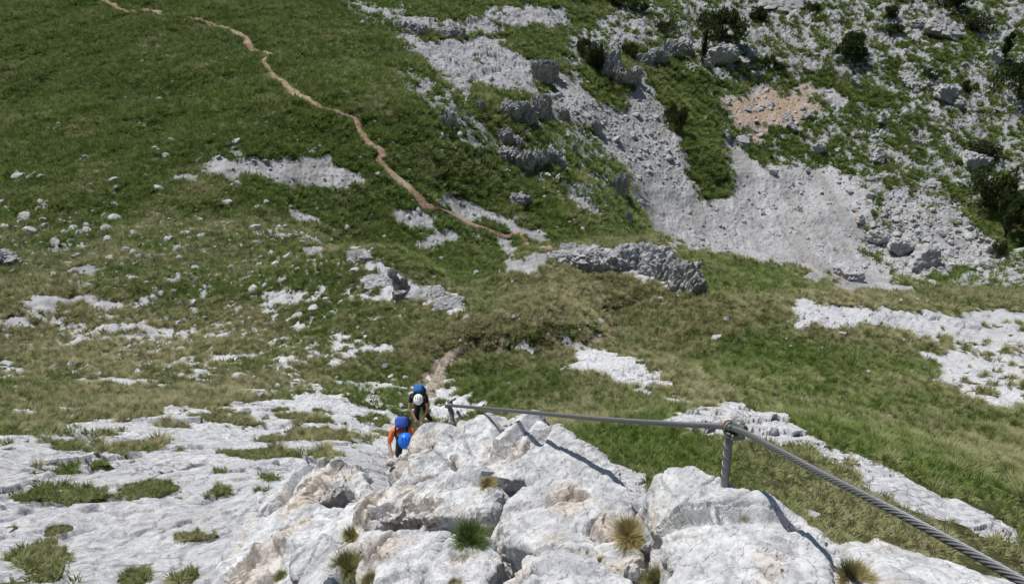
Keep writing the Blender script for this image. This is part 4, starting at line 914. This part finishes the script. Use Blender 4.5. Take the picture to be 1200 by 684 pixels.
# ---------------------------------------------------------------- outcrops and crags further off
def crag(label, lobes, seed, cat='crag', name='rock_crag', m=None, planes=10, sub=5, deep=.9, tan_=0., nz=1.):
    """lobes: (px, py of the foot, width px, height px)"""
    g = np.random.default_rng(seed); L = []
    for k, (px, py, wp, hp) in enumerate(lobes):
        p = at(px, py); u = p.length / FPX; c = math.hypot(p.x, p.y) / p.length
        Vv, F = rock_shape(seed * 31 + k, sub if wp > 14 else sub - 1, planes, .12, 1.0, 4.5); Vv = Vv / np.abs(Vv).max(0)
        ang = g.uniform(-.5, .5); cc, ss = math.cos(ang), math.sin(ang); Vv[:, :2] = Vv[:, :2] @ np.array([[cc, -ss], [ss, cc]])
        s_ = max(.25, wp * u * .55); hz = hp * u / max(c, .5)
        W = Vv * np.array([s_, s_ * deep, hz]) + np.array(p[:]) + np.array([0, s_ * deep * .55, -.05 * hz])
        q_ = W / np.array([1.7, 1.7, .95]); h, e, c_ = facets3(q_, seed); h5, e5, _ = facets3(W / .45, seed + 3); rad = (W - np.array(p[:])); rad /= np.linalg.norm(rad, axis=1)[:, None] + 1e-6
        W = W + rad * ((.17 * h - .17 * np.exp(-e / .07) + .10 * h5 - .06 * np.exp(-e5 / .1)) * nz * min(1.2, s_ * .5))[:, None]
        L.append((W, F, np.clip(.5 * np.exp(-e / .08) + .25 * (c_ > .7), 0, 1), np.array(p[:2]), s_))
    left = list(range(len(L))); groups = []
    while left:
        cl_ = [left.pop(0)]; grew = True
        while grew:
            grew = False
            for j in left[:]:
                if any(np.linalg.norm(L[j][3] - L[i][3]) < .85 * (L[j][4] + L[i][4]) for i in cl_): cl_.append(j); left.remove(j); grew = True
        groups.append(cl_)
    for cl_ in groups:
        Vv, F = merge([(L[i][0], L[i][1]) for i in cl_]); me = np_mesh(name, Vv, F, False); dk = np.concatenate([L[i][2] for i in cl_]); t_ = np.full(len(Vv), tan_)
        vcol(me, 'tone', np.stack([t_, dk, t_ * 0, t_ * 0 + 1], 1)); o = tag(new_obj(name, me, m or M_ROCKMID), label, cat, 'rocks of one outcrop: ' + label if len(groups) > 1 else None)
    return o
crag('long pale arched rock rim crossing the hollow behind the grassy hump', [(655,305,30,6),(672,308,40,10),(690,314,44,15),(710,318,44,19),(730,317,44,20),(750,316,44,18),(770,322,44,22),(788,331,40,25),(804,338,36,26),(816,344,20,18)], 1, deep=.85, m=M_STONE, nz=.5)
crag('dark upright pinnacle on the white rocky ridge left of the hump', [(467,344,12,24),(460,328,10,13),(474,342,9,15),(468,350,16,7)], 2, m=M_STONE)
crag('white broken ridge crest running left of the dark pinnacle', [(440,336,34,4),(420,306,30,4),(495,352,36,4),(525,362,34,5),(508,345,26,3)], 3, m=M_STONE, deep=.8)
crag('tall dark cleft cliff at the edge above the gully', [(636,98,20,25),(646,92,18,20),(628,84,16,12)], 4)
crag('broad grey crag below the tall cleft cliff', [(598,140,26,18),(615,145,30,23),(630,140,26,25),(638,132,16,20)], 5)
crag('dark wedge shaped crag on the green slope under the broad crag', [(592,168,18,17),(603,175,20,12)], 6)
crag('rounded grey crag with a fallen tail of blocks on the green slope', [(595,190,24,14),(612,200,28,20),(632,196,22,18),(648,194,18,16),(657,198,14,10),(672,180,10,14)], 7)
crag('dark blocky crag in the upper pavement of white rock', [(468,33,16,7),(482,40,20,12),(495,44,14,13)], 8)
crag('grey crag at the right end of the upper rock pavement', [(522,44,22,9),(536,46,18,12)], 9)
crag('small dark crag standing alone beside the meadow path', [(522,150,12,14),(530,147,10,12)], 10)
crag('small dark rock tooth on the slope below the white pavement', [(563,130,10,12)], 11)
crag('dark boulder in the gully below the cleft cliff', [(660,140,15,12)], 12)
crag('dark rock nose at the rim of the scree', [(728,230,15,28),(722,222,10,14)], 13)
crag('dark overhanging cliff left of the upper scree chute', [(700,78,26,26),(715,90,28,25),(728,98,18,19)], 14)
crag('blue grey rock foot standing in the scree below the overhanging cliff', [(735,100,22,20),(745,96,14,16)], 15)
crag('long grey rock wall along the top of the scree chute', [(757,78,22,16),(773,74,24,16),(789,68,22,18),(803,66,20,14)], 16)
crag('small leaning rock beside the chute', [(700,157,12,16),(694,150,9,9)], 17)
crag('dark rock cleft beside the green strip right of the crags', [(736,262,8,15)], 18)
crag('low speckled crag on the green slope above the path end', [(607,240,20,9),(618,238,12,8)], 19)
crag('white rock step in the left meadow edge', [(4,310,24,9),(-8,308,20,9)], 20, m=M_STONE)
print('crags', time.time() - T0)

# single boulders
ROCKS = [rock_shape(500 + k, 4 if k < 6 else 3, 9 + k % 3, .11, .85) for k in range(12)]
RME = []
for k, (Vv, F) in enumerate(ROCKS):
    m_ = np_mesh('boulder', Vv, F, False); vcol(m_, 'tone', np.tile([.08 * (k % 3), 0, 0, 1], (len(Vv), 1))); m_.materials.append(M_STONE); RME.append(m_)
RMD = []
for k in range(6):
    m_ = RME[k].copy(); m_.materials.clear(); m_.materials.append(M_ROCKMID); RMD.append(m_)
def boulder(px, py, wp, hp, label, seed, group=None, dark=False, name='boulder', cat='boulder', mesh=None):
    g = np.random.default_rng(seed); p = at(px, py); u = p.length / FPX; c = math.hypot(p.x, p.y) / p.length
    me = mesh or (RMD[seed % 6] if dark else RME[seed % 6]); o = bpy.data.objects.new(name, me); COL.objects.link(o)
    s_ = wp * u * .55; o.scale = (s_, s_ * g.uniform(.75, 1.1), max(hp * u / c * .62, s_ * .35)); o.rotation_euler = (g.normal(0, .12), g.normal(0, .12), g.uniform(-.5, .5) + (3.14 if seed % 2 else 0))
    o.location = p + Vector((0, s_ * .35, o.scale.z * .35 + (.10 if name == 'stone' else 0))); return tag(o, label, cat, group)
BL = [(1102,42,28,24,'large grey boulder on a pale apron high on the right slope',1,1),(1168,72,12,16,'white faced boulder at the foot of a leaning dark pine on the right',0,0),(1107,118,20,18,'pale rounded boulder among dwarf pines on the right slope',0,2),
 (1033,146,12,12,'dark lone boulder on the pale track below the pines',1,3),(846,74,28,20,'broken white boulder beside the large dark pine',0,4),(872,79,16,14,'whitish boulder just right of the large dark pine foot',0,5),(1090,103,16,13,'grey boulder in the shade of small dwarf pines',1,6),
 (1064,98,16,14,'pale boulder left of the small dwarf pines',0,7),(1142,195,24,16,'pale boulder under the flat dark pine on the right',0,8),(1030,192,18,15,'dark blocky boulder in the rubble below the green strip',1,9),(958,180,12,12,'small grey boulder at the foot of the green patch',0,10),
 (871,170,14,11,'grey boulder below the tan patch',1,11),(852,162,10,11,'dark pair of stones at the left tip of the tan patch',1,12),(917,8,46,16,'big dark overhanging rock at the top edge',1,13),(1053,296,24,16,'large pale slab boulder in the coarse rubble',0,14),(1085,314,32,18,'largest pale boulder leaning in the coarse rubble',0,15),
 (1028,284,18,13,'angular pale boulder left of the slab boulders',0,16),(997,326,26,16,'cream coloured boulder at the foot of the fine scree',0,17),(1166,296,16,12,'dark grey boulder under the lower black pine clump',1,18),(952,330,16,9,'low cream boulder near the grassy hump crest',0,19),(982,72,10,8,'small grey boulder below a round dark pine',1,20),
 (1008,262,12,8,'reddish stained stone at the edge of the rubble',0,21),(800,60,18,14,'grey block at the right end of the long rock wall',1,22),(1180,228,10,8,'small pale block between the two black pine clumps',0,24),(922,140,13,9,'flat grey stone on the tan patch edge',0,25)]
for px, py, wp, hp, lab, dk, sd in BL: boulder(px, py, wp, hp, lab, sd + 40, dark=bool(dk))
def rnd_ok(px, py):
    p = at(px, py); i = min(int(np.interp(math.log(math.hypot(p.x, p.y)), lr, np.arange(NR))), NR - 1); j = int(np.interp(math.atan2(p.x, p.y), az, np.arange(NA)))
    return rk[i, j] < .3 and scree[i, j] < .3 and not onpath[i, j]
SM = RME[6:]
for m in SM: m.materials.clear(); m.materials.append(M_WHITE)
for cnt, box, lo_, hi_, lab, grp in ((95, (0, 50, 430, 300), 2.2, 7, 'small white stone lying in the dark green meadow left of the footpath', 'stones in the meadow left of the path'),
   (32, (430, 150, 640, 340), 2.2, 7, 'small white stone lying in grass right of the footpath', 'stones in the grass right of the path'),
   (45, (0, 300, 520, 450), 2.3, 7, 'small white stone among the olive tussocks on the left slope', 'stones in the left tussocks'),
   (26, (560, 345, 1150, 480), 2.2, 5, 'small white stone among the tussocks of the grassy hump', 'stones on the grassy hump')):
    g = np.random.default_rng(cnt); k = 0; tries = 0
    while k < cnt and tries < 2000:
        tries += 1; px, py = g.uniform(box[0], box[2]), g.uniform(box[1], box[3])
        if not rnd_ok(px, py): continue
        wp = lo_ * (1 / max(g.uniform(), .05)) ** .40; wp = min(wp, hi_)
        boulder(px, py, wp, wp * g.uniform(.4, .7), lab, 1000 + k, grp, name='stone', cat='stone', mesh=SM[k % 6]); k += 1
g = np.random.default_rng(5); k = 0
while k < 70:
    px, py = g.uniform(800, 1200), g.uniform(30, 330)
    if py > 200 + (px - 860) * .4: continue
    wp = 4.5 * (1 / max(g.uniform(), .05)) ** .35
    boulder(px, py, wp, wp * g.uniform(.6, .9), 'grey white block lying in the stony turf of the far right slope', 2000 + k, 'blocks on the far right slope', mesh=(RMD if k % 3 else RME)[k % 6]); k += 1
print('boulders', time.time() - T0)

# dwarf pines
def leafy(seed, nleaf=2600, flat=.75, tall=False):
    g = np.random.default_rng(seed); m = g.integers(7, 11); m += 5; cen = g.normal(0, .52, (m, 3)) * np.array([1, 1, .30]); rad = g.uniform(.16, .40, m)
    if tall: cen = np.c_[g.normal(0, .12, (m, 2)), np.linspace(-.7, .8, m)]; rad = np.linspace(.42, .12, m)
    k = g.integers(0, m, nleaf); d = g.normal(size=(nleaf, 3)); d /= np.linalg.norm(d, axis=1)[:, None]
    p = cen[k] + d * (rad[k] * g.uniform(.55, 1.08, nleaf))[:, None]; p[:, 2] = np.maximum(p[:, 2], -.6 if not tall else -1)
    a = g.normal(size=(nleaf, 3)); a[:, 2] = np.abs(a[:, 2]) + .4; a /= np.linalg.norm(a, axis=1)[:, None]; b = np.cross(a, g.normal(size=(nleaf, 3))); b /= np.linalg.norm(b, axis=1)[:, None]
    L = g.uniform(.07, .16, nleaf)[:, None]; w_ = L * .35
    Vv = np.stack([p - b * w_, p + b * w_, p + a * L], 1).reshape(-1, 3); F = np.arange(nleaf * 3).reshape(-1, 3); z0 = Vv[:, 2].min(); Vv[:, 2] -= z0
    c = np.repeat(np.stack([g.uniform(0, .3, nleaf), g.uniform(0, 1, nleaf), np.zeros(nleaf), np.ones(nleaf)], 1), 3, 0)
    me = np_mesh('crown', Vv, F, False); vcol(me, 'blade', c); me.materials.append(M_PINE)
    at_ = me.attributes.new('dry', 'FLOAT', 'POINT'); at_.data.foreach_set('value', np.repeat(g.uniform(0, .7, nleaf), 3).astype(f32))
    return me, Vv.max(0)
bark = plain('pine_bark', (.07, .05, .038), .9, 0, .02, .3, 8)
def stems(seed, tall):
    g = np.random.default_rng(seed); parts = [sweep(np.array([(0, 0, -.25), (.02, .01, .3), (.0, .02, 1.5 if tall else .7)]), np.array([.075, .06, .02]), 7)]
    for k in range(5):
        a = g.uniform(0, 6.28); r_ = .3 if tall else .62; z0 = .2 + (.2 * k if tall else .05 * k)
        parts.append(sweep(np.array([(0, 0, z0 - .12), (.5 * r_ * math.cos(a), .5 * r_ * math.sin(a), z0 + .06), (r_ * math.cos(a), r_ * math.sin(a), z0 + .22)]), np.array([.05, .035, .012]), 6))
    Vv, F = merge(parts); me = np_mesh('trunk', Vv, F); me.materials.append(bark); return me
PINES = [leafy(70 + k)[0] for k in range(5)]; STEMS = [stems(80 + k, False) for k in range(5)]; TALL = leafy(90, 1800, tall=True)[0]; TSTEM = stems(91, True)
def pine(px, py, wp, hp, label, k, group=None, tall=False):
    p = at(px, py); u = p.length / FPX; c = math.hypot(p.x, p.y) / p.length
    root = bpy.data.objects.new('conifer' if tall else 'dwarf_pine', None); COL.objects.link(root); tag(root, label, 'tree' if tall else 'shrub', group)
    s_ = wp * u * (.9 if tall else .52); root.location = p + Vector((0, s_ * .3, -.05)); root.rotation_euler = (0, 0, k * 1.7); hz = hp * u / c / (1.9 if tall else 1.15)
    root.scale = (s_, s_, hz)
    for nm, me in (('crown', TALL if tall else PINES[k % 5]), ('trunk', TSTEM if tall else STEMS[k % 5])):
        o = bpy.data.objects.new(nm, me); COL.objects.link(o); o.parent = root
PN = [(842,52,46,36,'largest dark dwarf pine clump at the top behind a broken white boulder'),(997,70,36,27,'round dark dwarf pine on the open slope above the tan patch'),(1142,36,26,13,'low dark dwarf pine right of the large grey boulder'),
 (1196,116,34,28,'dark dwarf pine at the right edge halfway up'),(1191,90,22,14,'small dwarf pine above the right edge pine'),(1133,110,13,12,'small round dwarf pine beside the pale rounded boulder'),(1151,186,36,16,'flat spreading dwarf pine with a pale boulder below'),
 (1158,248,40,36,'black dwarf pine clump above the coarse rubble'),(1181,280,34,42,'lowest black dwarf pine clump hanging over the coarse rubble'),(1190,236,20,10,'small flat dwarf pine at the right edge of the black clumps'),
 (1112,12,26,18,'dwarf pine at the top edge left of the low dark one'),(890,26,22,16,'dwarf pine between the largest clump and the dark overhanging rock'),(875,86,30,13,'low dwarf pine below the whitish boulder'),(901,80,14,12,'small dwarf pine right of the low one'),
 (698,84,18,36,'dark pine hanging on the overhanging cliff'),(684,66,18,20,'dark pine clump on the ledge above the overhanging cliff'),(745,12,34,14,'dark pine on the grassy rib at the top edge'),(722,6,26,12,'dark pine at the top edge left of the rib pine'),(792,150,20,26,'dark pine in the green strip beside the scree'),
 (738,66,18,16,'dark pine above the blue grey rock foot'),(1091,96,16,12,'dwarf pine shading a grey boulder'),(1043,20,16,12,'small dwarf pine at the top centre of the right slope'),(1170,300,14,12,'small dark pine below the lowest clump'),(912,84,12,9,'tiny pine beside the small right one'),
 (1000,48,14,10,'small pine above the round dark one'),(952,14,14,9,'small pine near the top edge right of the dark rock'),(1050,40,20,10,'low pine left of the large grey boulder'),(780,40,22,12,'pine above the long rock wall')]
for k, (px, py, wp, hp, lab) in enumerate(PN): pine(px, py, wp, hp, lab, k)
pine(823, 74, 9, 30, 'slim dark conifer left of the broken white boulder', 1, tall=True)
pine(1174, 72, 12, 24, 'slim dark conifer above the white faced boulder on the right', 2, tall=True)
print('pines', time.time() - T0)
#ENDREST
# ---------------------------------------------------------------- camera, light, view
cam = bpy.data.cameras.new('camera'); co_ = bpy.data.objects.new('camera', cam); COL.objects.link(co_)
cam.sensor_width = 36; cam.lens = 36 * FPX / 1200; cam.clip_start = .05; cam.clip_end = 5000
co_.rotation_euler = (math.pi / 2 - PITCH, 0, 0); scene.camera = co_
SUN = Vector((-.36, .52, .78)).normalized()
elev = math.asin(SUN.z); azim = math.atan2(SUN.x, SUN.y)
sl = bpy.data.lights.new('sun', 'SUN'); sl.energy = 4.2; sl.angle = math.radians(.53); sl.color = (1, .965, .91)
so = bpy.data.objects.new('sun', sl); COL.objects.link(so); so.rotation_euler = SUN.to_track_quat('Z', 'Y').to_euler(); so.location = SUN * 300
w = bpy.data.worlds.new('World'); scene.world = w; w.use_nodes = True
sky = w.node_tree.nodes.new('ShaderNodeTexSky'); sky.sky_type = 'NISHITA'; sky.sun_disc = False; sky.sun_elevation = elev; sky.sun_rotation = azim; sky.altitude = 1900
bg = w.node_tree.nodes['Background']; bg.inputs[1].default_value = .09; w.node_tree.links.new(sky.outputs[0], bg.inputs[0])
vs = scene.view_settings; vs.view_transform = 'Standard'; vs.look = 'None'; vs.exposure = .27; vs.gamma = 1; vs.use_curve_mapping = False
scene.cycles.max_bounces = 5; scene.cycles.diffuse_bounces = 3; scene.cycles.use_denoising = True
print('done', time.time() - T0)
